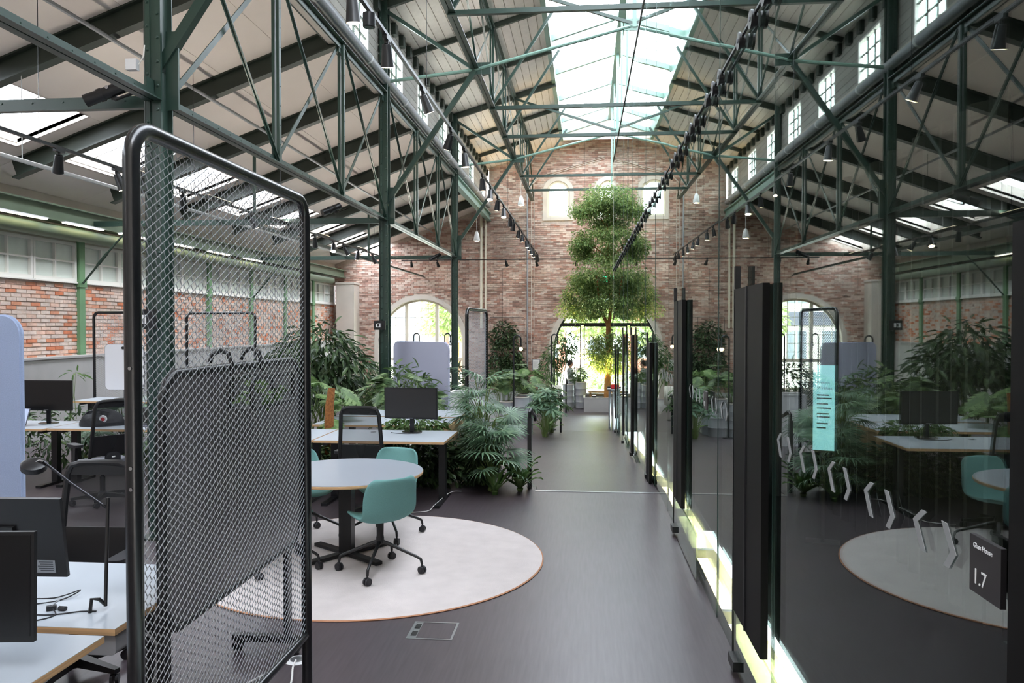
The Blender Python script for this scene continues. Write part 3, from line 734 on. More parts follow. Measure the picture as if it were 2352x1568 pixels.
for s, x in ((0, -2.2), (1, 4.0)):
    for i, (a, b) in enumerate(ends):
        girder('light lattice purlin girder under the nave ceiling, %s bay from the near end, %s' % (ORD[i], 'beside the columns' if not s else 'beyond the ridge'), x, a, b, 7.05, 8.88, 4 if i == 0 else 3, .05, 'purlin_girder', 'girder', 'purlin girders')

def both(x): return (x, 2 * XM - x)
for i, y in enumerate(YC):
    T = thing('roof_truss', 'green steel roof truss with raised tie and king post, over the %s column' % ('hidden near', 'screen-side', 'middle', 'farthest')[i], 'truss', (0, y, 0), 0, 'main roof trusses', 'structure')
    for sx in (0, 1):
        fx = (lambda x: x) if not sx else (lambda x: 2 * XM - x)
        MB().tube([(fx(-4.0), 0, 6.84), (fx(-2.2), 0, 7.02)], .036, 8).tube([(fx(-2.2), 0, 7.02), (fx(XM), 0, 7.78)], .036, 8).build('tie_rod', 'steel_pale', T, True)
        MB().bar((fx(-4.0), 0, 4.4), (fx(-2.2), 0, 7.0), .09, .09).build('knee_brace', 'steel', T)
        MB().bar((fx(-2.2), 0, 7.02), (fx(-4.0), 0, 8.25), .07, .07).build('strut', 'steel', T)
        MB().bar((fx(-2.2), 0, 8.85), (fx(XM), 0, 7.80), .06, .06).build('diagonal', 'steel', T)
        MB().bar((fx(-4.05), 0, zn(-4.05) - .10), (fx(-.95), 0, zn(-.95) - .10), .09, .16).build('rafter', 'steel_dark', T)
        MB().box(min(fx(-2.2), fx(-2.0)) - .12, max(fx(-2.2), fx(-2.0)) + .12, -.012, .012, 6.93, 7.16).build('gusset', 'steel', T)
    MB().bar((XM, 0, 7.74), (XM, 0, 10.1), .08, .08).build('king_post', 'steel_pale', T)
    MB().box(XM - .2, XM + .2, -.014, .014, 7.68, 7.90).build('gusset', 'steel_pale', T)
for i, y in enumerate([v for v in FR if all(abs(v - c) > .5 for c in YC)]):
    T = thing('roof_frame', 'light green roof frame with straight tie bar, %s from the near end' % ORD[i], 'truss', (0, y, 0), 0, 'intermediate roof frames', 'structure')
    MB().box(-2.25, 4.05, -.04, .04, 7.0, 7.012).box(-2.25, 4.05, -.006, .006, 7.012, 7.09).build('tie_bar', 'steel', T)
    for sx in (0, 1):
        fx = (lambda x: x) if not sx else (lambda x: 2 * XM - x)
        MB().bar((fx(-2.2), 0, 7.08), (fx(-.75), 0, zn(-.75) - .14), .06, .06).build('strut', 'steel', T)
        MB().bar((fx(-4.05), 0, zn(-4.05) - .08), (fx(-.95), 0, zn(-.95) - .08), .07, .12).build('rafter', 'steel_dark', T)
    MB().bar((XM, 0, 7.09), (XM, 0, 10.1), .05, .05).build('king_post', 'steel_pale', T)

# aisle ties, hangers, wall rods, long bars
for i, y in enumerate(YC[1:]):
    T = thing('aisle_tie', 'straight green tie beam across the aisle at the %s column' % ('screen-side', 'middle', 'farthest')[i], 'beam', (0, y, 4.10), 0, 'aisle tie beams', 'structure')
    MB().box(-10.3, XC - .1, -.05, -.038, -.05, .05).box(-10.3, XC - .1, -.05, .02, -.062, -.05).build('angle_bar', 'steel', T)
    rv = MB()
    for k in range(20): rivet(rv, (-10.2 + .31 * k, -.05, .01), (0, -1, 0), .012)
    tag(rv.build('rivets', 'steel', T), kind='stuff')
    MB().bar((-6.7, 0, 0), (-6.7, 0, za(-6.7) - .35 - 4.10), .05, .05).build('hanger', 'steel', T)
    R = MB().tube([(-10.4, 0, -1.22), (-10.06, 0, -.83)], .022, 8).tube([(-9.88, 0, -.62), (-9.25, 0, .06)], .022, 8)
    R.bar((-10.08, .03, -.85), (-9.86, .03, -.60), .012, .03).bar((-10.08, -.03, -.85), (-9.86, -.03, -.60), .012, .03).build('tension_rod', 'steel', T)
tag(MB().box(-6.74, -6.66, 15.4, YF, 4.0, 4.012).box(-6.74, -6.728, 15.4, YF, 4.012, 4.08).build('purlin_bar', 'steel'), 'long green angle bar running lengthwise through the aisle', 'beam', kind='structure')
tag(MB().tube([(-6.15, y, 5.72) for y in (-3, 10, 20, 31)], .028, 8).build('conduit_pipe', 'drum', smooth=True), 'thin grey conduit under the aisle rafters', 'pipe')
c = MB().tube([(-7.5, 4, 4.20), (-7.5, 15, 4.20), (-7.5, 24.2, 4.20)], .03, 8)
for y in (7.5, 9.83, 12.6, 15.0, 18.2, 21): c.cyl((-7.5, y, 4.2), (-7.5, y, za(-7.5) - .02), .006, 6)
tag(c.build('sprinkler_pipe', 'white_plastic', smooth=True), 'white pipe hung lengthwise in the aisle', 'pipe')

# ------------------------------------------------------------------ tracks and spotlights
def track(name, label, p, q, hang=None, n=5):
    T = thing(name, label, 'track', p); p = Vector(p); q = Vector(q); d = q - p
    MB().bar((0, 0, 0), d, .036, .034).build('rail', 'black', T)
    if hang:
        for k in range(n):
            c = d * (k + .5) / n; MB().cyl(c, (c.x, c.y, hang(p.x + c.x) - p.z), .004, 6).build('wire', 'black', T)
def spot_mesh():
    body = MB().lathe([(.038, 0), (.043, -.01), (.062, -.205), (.065, -.21)], n=18).mesh('spot_body', 'black', True)
    lens = MB().lathe([(.055, -.211), (.055, -.2125)], n=18).mesh('spot_lens', 'lamp_warm')
    ad = MB().box(-.022, .022, -.075, .075, -.052, -.017).cyl((0, 0, -.052), (0, 0, -.085), .02, 10).mesh('spot_adapter', 'black')
    return body, lens, ad
SPOT = spot_mesh()
def spot(label, loc, tilt, yaw, group):
    S = thing('track_spotlight', label, 'spotlight', loc, 0, group)
    put('adapter', SPOT[2], S)
    b = put('spot_body', SPOT[0], S, (0, 0, -.085), (tilt, 0, yaw))
    put('lens', SPOT[1], b)
    return S
track('lighting_track', 'long black lighting track above the walkway beside the columns', (-1.9, 2.0, 4.76), (-1.9, 30.9, 4.76), lambda x: 7.0, 6)
ysp = [6.25, 7.35, 9.0, 10.9, 12.1, 14.2, 15.4, 16.7, 17.9, 19.4, 20.3, 22.0, 23.0, 24.6, 25.6, 27.0, 28.1, 29.4, 30.2]
for i, y in enumerate(ysp):
    spot('black spotlight on the walkway track, %s from the near end' % ORD[i], (-1.9, y, 4.76), RNG.choice((.12, .35, -.3, .2, .5)), RNG.uniform(-.9, .9), 'spotlights on the walkway track')
SN = thing('track_sensor', 'short black cylinder unit on the walkway track above the first spotlights', 'sensor', (-1.9, 6.75, 4.76))
MB().lathe([(.03, -.03), (.055, -.035), (.055, -.15), (.05, -.155)], n=18).build('body', 'black', SN, True); MB().lathe([(.04, -.156), (.04, -.158)], n=18).build('lens', 'glass_edge', SN)
track('aisle_track', 'black lighting track running along the side aisle', (-6.0, 3.0, 4.03), (-6.0, 23.5, 4.03), lambda x: za(x) - .33, 6)
for i, y in enumerate([8.45, 9.55, 11.2, 13.6, 16.9, 18.2, 19.0, 20.2, 21.6]):
    spot('black spotlight on the aisle track, %s from the near end' % ORD[i], (-6.0, y, 4.03), RNG.choice((.4, .6, -.5, .3)), RNG.uniform(-1, 1), 'spotlights on the aisle track')
track('gable_track', 'black lighting track crossing in front of the gable wall', (-7.4, 30.9, 4.62), (1.9, 30.9, 4.62), lambda x: zn(x) - .1 if x > XC else za(x) - .05, 7)
for i, x in enumerate([-7.0, -5.95, -3.2, -2.0, -.4, .75]):
    spot('black spotlight on the gable track, %s from the side wall' % ORD[i], (x, 30.9, 4.62), .75, RNG.uniform(-.3, .3), 'spotlights on the gable track')
# big floodlights on the columns
def flood(label, loc, rot):
    F_ = thing('column_floodlight', label, 'floodlight', loc, rot, 'floodlights on the columns')
    d = Vector((-.86, -.25, -.42)).normalized()
    a = Vector((-.16, -.05, .02))
    MB().cyl(a - d * .02, a + d * .17, .055, 16).build('housing', 'black', F_, True)
    MB().cyl(a + d * .17, a + d * .21, .062, 16).cyl(a + d * .21, a + d * .34, .054, 16, .058).build('snoot', 'black', F_, True)
    MB().bar((0, 0, 0), a + d * .07 + Vector((0, -.0, -.09)), .05, .012).bar(a + d * .07 + Vector((0, 0, -.09)), a + d * .07 + Vector((0, 0, .0)), .012, .05, (1, 0, 0)).build('bracket', 'black', F_)
    MB().cyl(a + d * .10 + Vector((0, -.058, .02)), a + d * .10 + Vector((0, -.068, .02)), .018, 8).build('knob', 'chrome', F_)
    MB().box(a.x - .12, a.x - .08, a.y - .085, a.y - .08, a.z - .045, a.z - .005).build('sticker', 'white_plastic', F_) if False else None
flood('black floodlight with snoot clamped to the nearest column', (XC - .1, 6.92, 4.17), 0)
flood('black floodlight clamped to the middle column under the girder', (XC - .1, 13.2, 4.02), .5)
flood('small looking black floodlight near the farthest column', (XC - .1, 22.4, 4.02), .4)
J = thing('junction_box', 'small pale box with a cable on the nearest column', 'box', (XC - .17, 6.93, 4.35))
MB().box(-.05, .05, -.06, .0, 0, .10).build('case', 'white_plastic', J); MB().tube([(.07, -.04, .05), (.12, -.05, .12), (.13, -.05, .22)], .006, 6).build('cable', 'cable_white', J)
# signs clipped to columns
for (y, z, x, lb) in ((6.9, 2.05, XC - .05, 'small black sign with white letters clipped to the nearest column'), (15.18, 2.0, XC - .07, 'small black square sign clipped to the middle column')):
    S = thing('column_sign', lb, 'sign', (x, y, z), 0, 'signs on the columns')
    MB().box(-.10, .13, -.10, -.07, -.08, .10).build('plate', 'black', S)
    MB().box(-.06, -.03, -.103, -.10, -.03, .05).box(-.06, .0, -.103, -.10, .035, .05).box(-.03, .0, -.103, -.10, -.03, -.015).box(.01, .025, -.103, -.10, -.03, .05).box(.035, .05, -.103, -.10, -.03, .05).build('lettering', 'white_print', S)
# added fill light: unseen bars on the girder chords to brighten the aisle ceiling
for i, y in enumerate((3.0, 5.6, 8.6, 11.2, 13.9, 17.0, 19.6, 22.3)):
    U = thing('added_uplight_bar', 'slim uplight bar added on the girder chord to brighten the aisle ceiling, %s from the near end' % ORD[i], 'lamp', (XC - .10, y, 4.19), 0, 'added uplight bars along the girder')
    MB().box(-.035, .035, -.4, .4, -.03, .0).build('housing', 'black', U); MB().box(-.025, .025, -.39, .39, .0, .006).build('diffuser', 'uplight', U)
    ld = bpy.data.lights.new('added_aisle_wash', 'AREA'); ld.shape = 'RECTANGLE'; ld.size = .05; ld.size_y = .78; ld.energy = 5.5; ld.color = (1, .90, .80)
    lo = bpy.data.objects.new('added_aisle_wash', ld); COL.objects.link(lo); lo.parent = U; lo.location = (-.02, 0, .02); lo.rotation_euler = (0, PI + .75, 0)
for i, y in enumerate((1.0, 4.0, 7.0, 10.3, 12.4, 15.0, 17.5, 20.6, 23.0)):  # second added row, on the aisle track, to even out the ceiling
    U = thing('added_uplight_bar', 'uplight bar added on top of the aisle lighting track as fill, %s from near end' % ORD[i], 'lamp', (-6.0, y, 4.08), 0, 'added uplight bars on the aisle track')
    MB().box(-.03, .03, -.4, .4, -.03, .0).build('housing', 'black', U); MB().box(-.02, .02, -.39, .39, .0, .006).build('diffuser', 'uplight', U)
    ld = bpy.data.lights.new('added_track_wash', 'AREA'); ld.shape = 'RECTANGLE'; ld.size = .05; ld.size_y = .78; ld.energy = 5; ld.color = (1, .91, .81)
    lo = bpy.data.objects.new('added_track_wash', ld); COL.objects.link(lo); lo.parent = U; lo.location = (.0, 0, .02); lo.rotation_euler = (0, PI + .12, 0)
for i, y in enumerate((8.4, 11.2, 14.0, 16.7, 19.5, 22.3, 25.0, 27.8)):  # bars added above the nave only to lift the ceiling boards
    U = thing('added_uplight_bar', 'uplight bar added on the purlin girder chord to brighten nave boards, %s from near end' % ORD[i], 'lamp', (-2.2, y, 7.09), 0, 'added uplight bars along the nave')
    MB().box(-.035, .035, -.4, .4, -.03, .0).build('housing', 'black', U); MB().box(-.025, .025, -.39, .39, .0, .006).build('diffuser', 'uplight', U)
    ld = bpy.data.lights.new('added_nave_wash', 'AREA'); ld.shape = 'RECTANGLE'; ld.size = .05; ld.size_y = .78; ld.energy = 9; ld.color = (1, .94, .88)
    lo = bpy.data.objects.new('added_nave_wash', ld); COL.objects.link(lo); lo.parent = U; lo.location = (.0, 0, .02); lo.rotation_euler = (0, PI + .1, 0)
# pendants
for (x, y, zb, zt, lb) in ((-2.35, 28.0, 6.3, 8.95, 'white bell pendant lamp hanging highest before the gable'), (-3.95, 28.0, 5.05, 6.29, 'white bell pendant lamp hanging low by the cream pipes')):
    P = thing('pendant_lamp', lb, 'lamp', (x, y, zb), 0, 'white bell pendants')
    MB().lathe([(.11, 0), (.12, .03), (.085, .22), (.05, .32), (.02, .34)], n=20).build('shade', 'white_plastic', P, True)
    MB().cyl((0, 0, .34), (0, 0, zt - zb), .008, 6).build('cord', 'cable_white', P)
    MB().lathe([(.09, .004), (.09, .0)], n=16).build('diffuser', 'lamp_warm', P)

# ------------------------------------------------------------------ the glass house
GX, GR, GT = 0.93, 0.006, 6.90                    # glass plane at the viewpoint, slight turn, top
def g_thing(name, label, cat, y, z=0.0, group=None, kind=None, x=0.0):
    o = thing(name, label, cat, (GX - GR * y + x, y, z), GR, group, kind); return o
joints = [-1.2, .35, 1.72, 3.90, 5.45, 7.0, 8.55, 10.1, 11.65, 13.2, 14.75, 16.3, 17.85, 19.4, 20.95, 22.5, 23.8]
for i in range(len(joints) - 1):
    a, b = joints[i], joints[i + 1]
    G = g_thing('glass_panel', 'tall clear glass wall panel, %s from the near end' % ORD[i], 'glass panel', a, 0, 'glass wall panels', 'structure')
    zb = min(0.0, zr((a + b) / 2) - .35) if a > 9 else 0.0
    MB().box(-.006, .006, .004, b - a - .004, zb, GT).build('pane', 'wall_glass', G)
    G.rotation_euler[2] = GR + RNG.uniform(-.0012, .0012)
    MB().box(-.008, .008, -.002, .002, zb, GT).build('joint', 'glass_edge', G)
R_ = g_thing('wall_cap', 'thin black cap rail along the top of the glass wall', 'rail', 0, GT, kind='structure')
MB().box(-.02, .02, -1.2, 23.8, 0, .05).build('rail', 'black', R_)
# glass end wall and dark interior
G = g_thing('glass_end', 'glass end wall of the glass house facing the gable', 'glass panel', 23.8, -1.0, kind='structure')
MB().box(0, 4.8, -.006, .006, 0, 7.9).build('pane', 'wall_glass', G); MB().box(-.012, .012, -.012, .012, 0, 7.9).build('corner_edge', 'cream_frame', G)
tag(MB().box(1.0, XR, -1.3, 23.75, GT + .02, GT + .12).build('ceiling_glass_house', 'inner_dark'), 'dark flat roof slab over the glass house', 'ceiling', kind='structure')
tag(MB().box(1.22, XR, -1.3, 9.4, -.02, 0).box(1.22, XR, 9.4, 23.7, -.42, -.40).box(1.22, XR, 9.38, 9.42, -.42, 0).build('floor_glass_house', 'inner_dark'), 'dark floor inside the glass house', 'floor', kind='structure')
tag(MB().box(4.3, 4.4, -1.3, 23.7, -.5, GT).box(1.0, 4.3, -1.3, -1.2, 0, GT).box(1.25, 4.3, 23.55, 23.6, -.5, GT).build('wall_inner', 'inner_dark'), 'dark inner wall of the glass house', 'wall', kind='structure')
for i, (y0, y1) in enumerate(((1.6, 4.6), (5.2, 9.0), (10.2, 15.2), (16, 22))):
    q = MB(); n = int((y1 - y0) / .04); zb = 0 if y0 < 9.4 else -.4
    pts = [(2.62 + .035 * math.sin(k * 1.05) + .012 * math.sin(k * .37), y0 + (y1 - y0) * k / n) for k in range(n + 1)]
    for k in range(n):
        (xa, ya), (xb, yb) = pts[k], pts[k + 1]; q.quad((xa, ya, zb + .02), (xb, yb, zb + .02), (xb, yb, 3.5), (xa, ya, 3.5))
    tag(q.build('curtain', 'curtain', smooth=True), 'dark floor-length curtain inside the glass house, %s from the near end' % ORD[i], 'curtain', 'curtains in the glass house')
# light trough along the foot of the glass
M['trough_glass'] = veil('trough_glass', rgb(240, 226, 170), 0.28, 0.4)
y = 2.6; i = 0
while y < 21.5:
    L = 1.5; zt = -.03 if y < 9 else zr(y + .7) - .02
    T = g_thing('floor_light', 'glowing light trough at the foot of the glass wall, %s from the near end' % ORD[i], 'lamp', y, zt, 'light troughs under the glass wall', x=.03)
    tl = 0 if y < 9 else -.95 / 12.55 * L
    q = MB(); q.add([(0, 0, -.12), (.24, 0, -.12), (.24, L, -.12 + tl), (0, L, -.12 + tl), (0, 0, 0), (.24, 0, 0), (.24, L, tl), (0, L, tl)], [(0, 1, 2, 3), (0, 4, 7, 3), (1, 5, 6, 2), (0, 1, 5, 4), (3, 2, 6, 7)])
    q.build('tray', 'white_plastic', T)
    MB().bar((.10, .14, -.05), (.10, L - .14, -.05 + tl), .11, .03).build('light_tube', 'tube_light', T)
    q = MB(); q.add([(0, .01, 0), (.24, .01, 0), (.24, L - .01, tl), (0, L - .01, tl)], [(0, 1, 2, 3)]); q.build('cover_pane', 'trough_glass', T)
    y += 1.55; i += 1
# black door panels set in the glass, with patch fittings
doors = [(3.92, 4.62, .36, 2.21), (7.02, 7.62, .38, 2.23), (10.3, 10.85, -.15, 1.78), (13.85, 14.3, -.25, 1.84), (16.9, 17.3, -.35, 1.83), (20.9, 21.2, -.45, 1.35)]
for i, (a, b, z0, z1) in enumerate(doors):
    Dd = g_thing('glass_door', 'frameless glass door with a black panel in the glass wall, %s from the near end' % ORD[i], 'door', a, 0, 'doors in the glass wall', 'structure')
    L = b - a; zb = 0.02 if b < 9.4 else zr(b) + .01
    MB().box(-.055, -.02, 0, L, z0, z1).build('black_panel', 'door_black', Dd)
    MB().box(-.062, -.05, L * .52, L * .52 + .012, z0, z1).build('panel_seam', 'dark_plastic', Dd)
    MB().box(-.045, -.033, -.85, L + .05, zb, z0).build('door_pane', 'wall_glass', Dd)
    MB().box(-.05, -.028, L + .045, L + .06, zb, z1 + .02).build('glass_edge', 'black', Dd)
    MB().box(-.075, -.02, L - .12, L + .04, zb + .02, zb + .075).build('patch_fitting', 'black', Dd)
    MB().box(-.06, -.03, L - .04, L, z1, z1 + .13).build('pivot', 'black', Dd)
Pz = g_thing('black_post', 'black upright frame at the near edge of the glass wall', 'post', 1.555, 0, kind='structure')
MB().box(-.06, .0, 0, .13, 0, 2.21).build('post', 'door_black', Pz); MB().box(-.075, -.06, .02, .05, .9, 1.3).build('pull_handle', 'black_gloss', Pz)
# chevron decals
k = 0
for j in range(19):
    y = 2.02 + .383 * j
    if any(a - .25 < y < b + .1 for a, b, _, _ in doors): continue
    C = g_thing('glass_decal', 'grey chevron pair on the glass wall, %s from the near end' % ORD[k], 'decal', y, 1.445, 'chevron decals on the glass', x=-.0085); k += 1
    for base, sg in ((.0, 1), (.19, -1)):   # ">" nearer the viewpoint, "<" beyond (seen from the hall)
        tip = base - sg * .0 
        if sg == 1: poly = [(.0, -.012), (.05, .055), (.082, .055), (.032, -.012), (.068, -.055), (.036, -.055)]
        else: poly = [(.255, .018), (.200, .055), (.168, .055), (.223, .018), (.172, -.055), (.204, -.055)]
        MB().prism(poly, lambda a, b, t: (t, a, b), -.001, .001).build('chevron', 'vinyl', C)
# room sign
S = g_thing('room_sign', 'dark square room sign reading Glass House 1.7 on the glass wall', 'sign', 1.76, 1.392, x=-.03)
MB().box(-.006, .006, 0, .135, 0, .13).build('plate', 'sign_dark', S); MB().box(.006, .022, .05, .085, .04, .09).build('mount', 'black', S)
text('lettering', 'Glass House', .0165, 'white_print', S, (-.0068, .118, .103), (PI / 2, 0, -PI / 2))
text('lettering', '1.7', .05, 'white_print', S, (-.0068, .118, .022), (PI / 2, 0, -PI / 2))
S = g_thing('room_sign', 'dark square room sign reading 1.8 farther along the glass wall', 'sign', 5.75, 1.392, x=-.03)
MB().box(-.006, .006, 0, .135, 0, .13).build('plate', 'sign_dark', S); MB().box(.006, .022, .05, .085, .04, .09).build('mount', 'black', S)
text('lettering', '1.8', .05, 'white_print', S, (-.0068, .118, .022), (PI / 2, 0, -PI / 2))
# lit display inside
Dp = thing('wall_display', 'pale blue lit display with lines of text inside the glass house', 'display', (2.16, 7.4, .86), -.30)
MB().box(-.10, .10, 0, .03, -.02, .80).build('bezel', 'black', Dp); MB().box(-.092, .092, -.004, 0, 0, .78).build('screen', 'display', Dp)
MB().box(-.015, .015, .01, .03, -.86, -.02).box(-.15, .15, -.06, .12, -.86, -.845).build('stand', 'black', Dp)
text('lettering', 'Present', .036, 'facade_sign', Dp, (-.06, -.0055, .61), (PI / 2, 0, 0)); text('lettering', 'Wireless', .036, 'facade_sign', Dp, (-.06, -.0055, .56), (PI / 2, 0, 0))
for i, (z, w_) in enumerate(((.50, .13), (.47, .16), (.42, .12), (.38, .15), (.33, .13), (.30, .14), (.24, .12), (.20, .10))): MB().box(-.06, -.06 + w_ * .8, -.0055, -.004, z, z + .012).build('text_line', 'facade_sign', Dp)
# rail of small round-capped fittings on the glass
R_ = g_thing('glass_rail', 'thin black rail along the glass wall carrying round fittings', 'rail', 2.0, 3.64, x=-.03)
MB().box(-.007, .007, 0, 21.6, -.007, .007).build('rail', 'black', R_)
cap = MB().cyl((-.014, 0, 0), (0, 0, 0), .050, 20).mesh('cap_disc', 'black', True); bod = MB().cyl((0, 0, 0), (.022, 0, 0), .040, 16).mesh('fitting_body', 'black', True)
ring = MB().cyl((-.017, 0, 0), (-.014, 0, 0), .012, 10).mesh('cap_boss', 'grey_plastic', True)
yy = [3.98, 4.28, 4.6, 5.25, 5.5, 5.78, 6.35, 6.6, 6.9, 7.4, 7.7, 8.0, 8.6, 8.95, 9.3, 9.9, 10.25, 10.6, 11.3, 11.7, 12.1, 12.8, 13.2, 13.6, 14.3, 14.8, 15.3, 16.0, 16.5, 17.0, 17.7, 18.3, 18.9, 19.6, 20.2, 20.9, 21.6, 22.3, 23.0]
for i, y in enumerate(yy):
    T = g_thing('rail_fitting', 'small black round-capped fitting on the glass wall rail, %s from the near end' % ORD[i], 'fitting', y, 3.62, 'round fittings on the glass rail', x=-.036)
    put('cap_disc', cap, T); put('body', bod, T); put('cap_boss', ring, T)
# ------------------------------------------------------------------ mesh screens
def wire_panel(L, z0, z1, dy, dz, r, corner=0.0):
    """stretched metal net: long rising wires joined by short falling links"""
    q = MB(); sl = .6; n = int(round(L / dy)); dy = L / n
    def inside(y, z):
        if z < z0 or z > z1: return False
        if corner and z > z1 - corner:
            if y < corner and (y - corner) ** 2 + (z - z1 + corner) ** 2 > corner ** 2: return False
            if y > L - corner and (y - L + corner) ** 2 + (z - z1 + corner) ** 2 > corner ** 2: return False
        return True
    for k in range(int((z1 - z0 + sl * L) / dz) + 1):
        zb = z0 - sl * L + k * dz; run = None
        for i in range(n + 1):
            y = i * dy; z = zb + sl * y; ok = inside(y, z)
            if ok and run is None: run = (y, z)
            if run is not None and (not ok or i == n):
                e = (y, z) if ok else (y - dy, z - sl * dy)
                if e[0] > run[0]: q.bar((.001, run[0], run[1]), (.001, e[0], e[1]), r * 1.9, r * 1.9, (1, 0, 0))
                run = None
            if ok and i < n:
                b = (y + dy * .55, z - dz + sl * dy * .55)
                if inside(*b):
                    m = (y + dy * .30, z - dz * .12)
                    q.bar((.001, y, z), (-.003, m[0], m[1]), r * 1.7, r * 1.7, (1, 0, 0)); q.bar((-.003, m[0], m[1]), (0, b[0], b[1]), r * 1.7, r * 1.7, (1, 0, 0))
    return q
def screen_thing(label, loc, rotz, L, H, zb, r, dy, dz, wr, group='black mesh room screens', bolts=False):
    S = thing('mesh_screen', label, 'screen', loc, rotz, group)
    R = .11 if H > 2.4 else .1
    pts = [(0, 0, 0), (0, 0, .6), (0, 0, 1.2), (0, 0, H - R)]
    for k in range(1, 8): a = PI - PI / 2 * k / 8; pts.append((0, R + R * math.cos(a), H - R + R * math.sin(a)))
    pts += [(0, R, H), (0, L / 2, H), (0, L - R, H)]
    for k in range(1, 8): a = PI / 2 - PI / 2 * k / 8; pts.append((0, L - R + R * math.cos(a), H - R + R * math.sin(a)))
    pts += [(0, L, H - R), (0, L, 1.2), (0, L, .6), (0, L, 0)]
    MB().tube(pts, r, 14).build('frame', 'tube_black', S, True)
    MB().tube([(0, r, zb), (0, L - r, zb)], r * .8, 12).build('bottom_rail', 'tube_black', S, True)
    tag(put('mesh_panel', wire_panel(L - 2 * r, zb, H - r, dy, dz, wr, R - r).mesh('mesh_panel', 'wire'), S, (0, r, 0)), kind='stuff')
    for y in (0, L): MB().prism(rrect(-.22, .22, -.035, .035, .03), lambda a, b, t: (a, b + y, t), 0, .012).build('foot', 'black', S)
    if bolts:
        for z, y in ((1.53, -.028), (1.46, -.028), (1.86, -.028)): MB().cyl((.006, y + .004, z), (.006, y - .004, z), .006, 10).build('bolt', 'chrome', S, True)
    return S
screen_thing('tall black tube screen filled with expanded metal mesh, closest to the viewpoint', (-1.50, 2.47, 0), 0, 1.60, 2.665, .34, .028, .0275, .032, .0013, bolts=True)
far_s = screen_thing('black mesh screen standing end-on beside the fan palm', (-1.71, 11.1, 0), -.08, 1.35, 2.24, .25, .026, .036, .04, .0017)
dup(far_s, (-7.53, 13.4, 0), PI / 2 , 'black mesh screen against the side wall behind the whiteboard', 'black mesh room screens')
dup(far_s, (-6.2, 14.2, 0), PI / 2, 'black mesh screen seen through the nearest screen above the tray', 'black mesh room screens')
# rolling dark board
B = thing('rolling_board', 'large dark grey rolling board with rounded black frame behind the mesh screen', 'board', (-1.78, 3.14, 0))
MB().prism(rrect(.02, 1.53, .70, 1.775, .12), lambda a, b, t: (t, a, b), -.012, .012).build('board_surface', 'board', B)
MB().tube([(0, a, b) for a, b in rrect(0, 1.55, .68, 1.795, .13, 8)], .02, 10, True).build('frame', 'black', B, True)
for y in (.06, 1.46):
    MB().box(-.05, -.02, y - .03, y + .03, .09, 1.6).build('upright', 'black', B)
    MB().box(-.38, .04, y - .025, y + .025, .07, .11).build('foot', 'black', B)
    for x in (-.35, .01): MB().cyl((x, y - .02, .035), (x, y + .02, .035), .034, 14).build('caster', 'black', B, True)
T = thing('hanging_tray', 'black wire tray with leaves hooked over the dark board', 'tray', (-1.72, 3.58, 1.60))
for y in (.09, .44):
    MB().tube([(0, y, .02), (0, y, .2), (-.02, y, .265), (-.06, y, .28), (-.10, y, .26), (-.115, y, .22)], .012, 8).build('hook', 'black', T, True)
MB().tube([(.02, a, b) for a, b in rrect(0, .52, 0, .15, .035)], .011, 8, True).tube([(.14, a, b) for a, b in rrect(0, .52, 0, .15, .035)], .011, 8, True).build('rim', 'black', T, True)
g = MB()
for k in range(14): g.bar((.03, .02 + .037 * k, .005), (.14, .02 + .037 * k, .005), .003, .003).bar((.01, .02 + .037 * k, .005), (.01, .02 + .037 * k, .14), .003, .003, (1, 0, 0))
for k in range(5): g.bar((.01, .01, .02 + .03 * k), (.01, .51, .02 + .03 * k), .003, .003)
g.build('grid', 'wire', T)

# ------------------------------------------------------------------ desks
def desk(label, x0, x1, y0, y1, z=.74, legs=True, group='pale desks with plywood edges'):
    D = thing('desk', label, 'desk', ((x0 + x1) / 2, (y0 + y1) / 2, 0), 0, group)
    hx, hy = (x1 - x0) / 2, (y1 - y0) / 2
    MB().box(-hx, hx, -hy, hy, z - .028, z - .002).build('tabletop_edge', 'ply', D)
    MB().box(-hx + .001, hx - .001, -hy + .001, hy - .001, z - .002, z).build('tabletop', 'desk_top', D)
    if legs:
        for s in (-1, 1):
            x = s * (hx - .10)
            MB().box(x - .04, x + .04, -.04, .04, .03, z - .03).build('leg', 'black', D)
            MB().box(x - .035, x + .035, -hy + .06, hy - .06, 0, .03).build('foot', 'black', D)
            MB().box(x - .025, x + .025, -hy + .10, hy - .10, z - .07, z - .028).build('bracket', 'black', D)
        MB().box(-hx + .12, hx - .12, -.03, .03, z - .08, z - .03).build('crossbar', 'black', D)
    return D
desk('pale desk holding the lamp, its far edge facing the mesh-back chair', -4.1, -1.95, 3.06, 3.92)
desk('pale desk lowest in the corner of the picture, in front of the lamp desk', -4.1, -1.95, 2.05, 2.99)
desk('pale desk with a monitor and a round cable hole before the palms', -3.0, -1.54, 8.36, 9.28)
desk('pale desk joined to the monitor desk, partly behind the mesh screen', -4.5, -3.02, 8.36, 9.28)
desk('pale desk behind the monitor, before the grey felt panel', -3.5, -1.75, 9.72, 10.6)
desk('pale desk farthest back beside the standing mesh screen', -3.5, -1.75, 10.68, 11.55)
desk('pale desk under the laptop and monitor near the side wall', -8.3, -6.62, 8.95, 9.75)
desk('pale desk carrying the black bag near the side wall', -6.6, -5.0, 9.02, 9.82)
desk('pale desk under the small whiteboard by the side wall', -8.6, -7.0, 12.35, 13.1)
Pn = tag(MB().box(-1.80, -1.74, 9.72, 11.55, 0, .72).build('desk_side_panel', 'ply'), 'plywood side panel closing the back desks', 'panel')

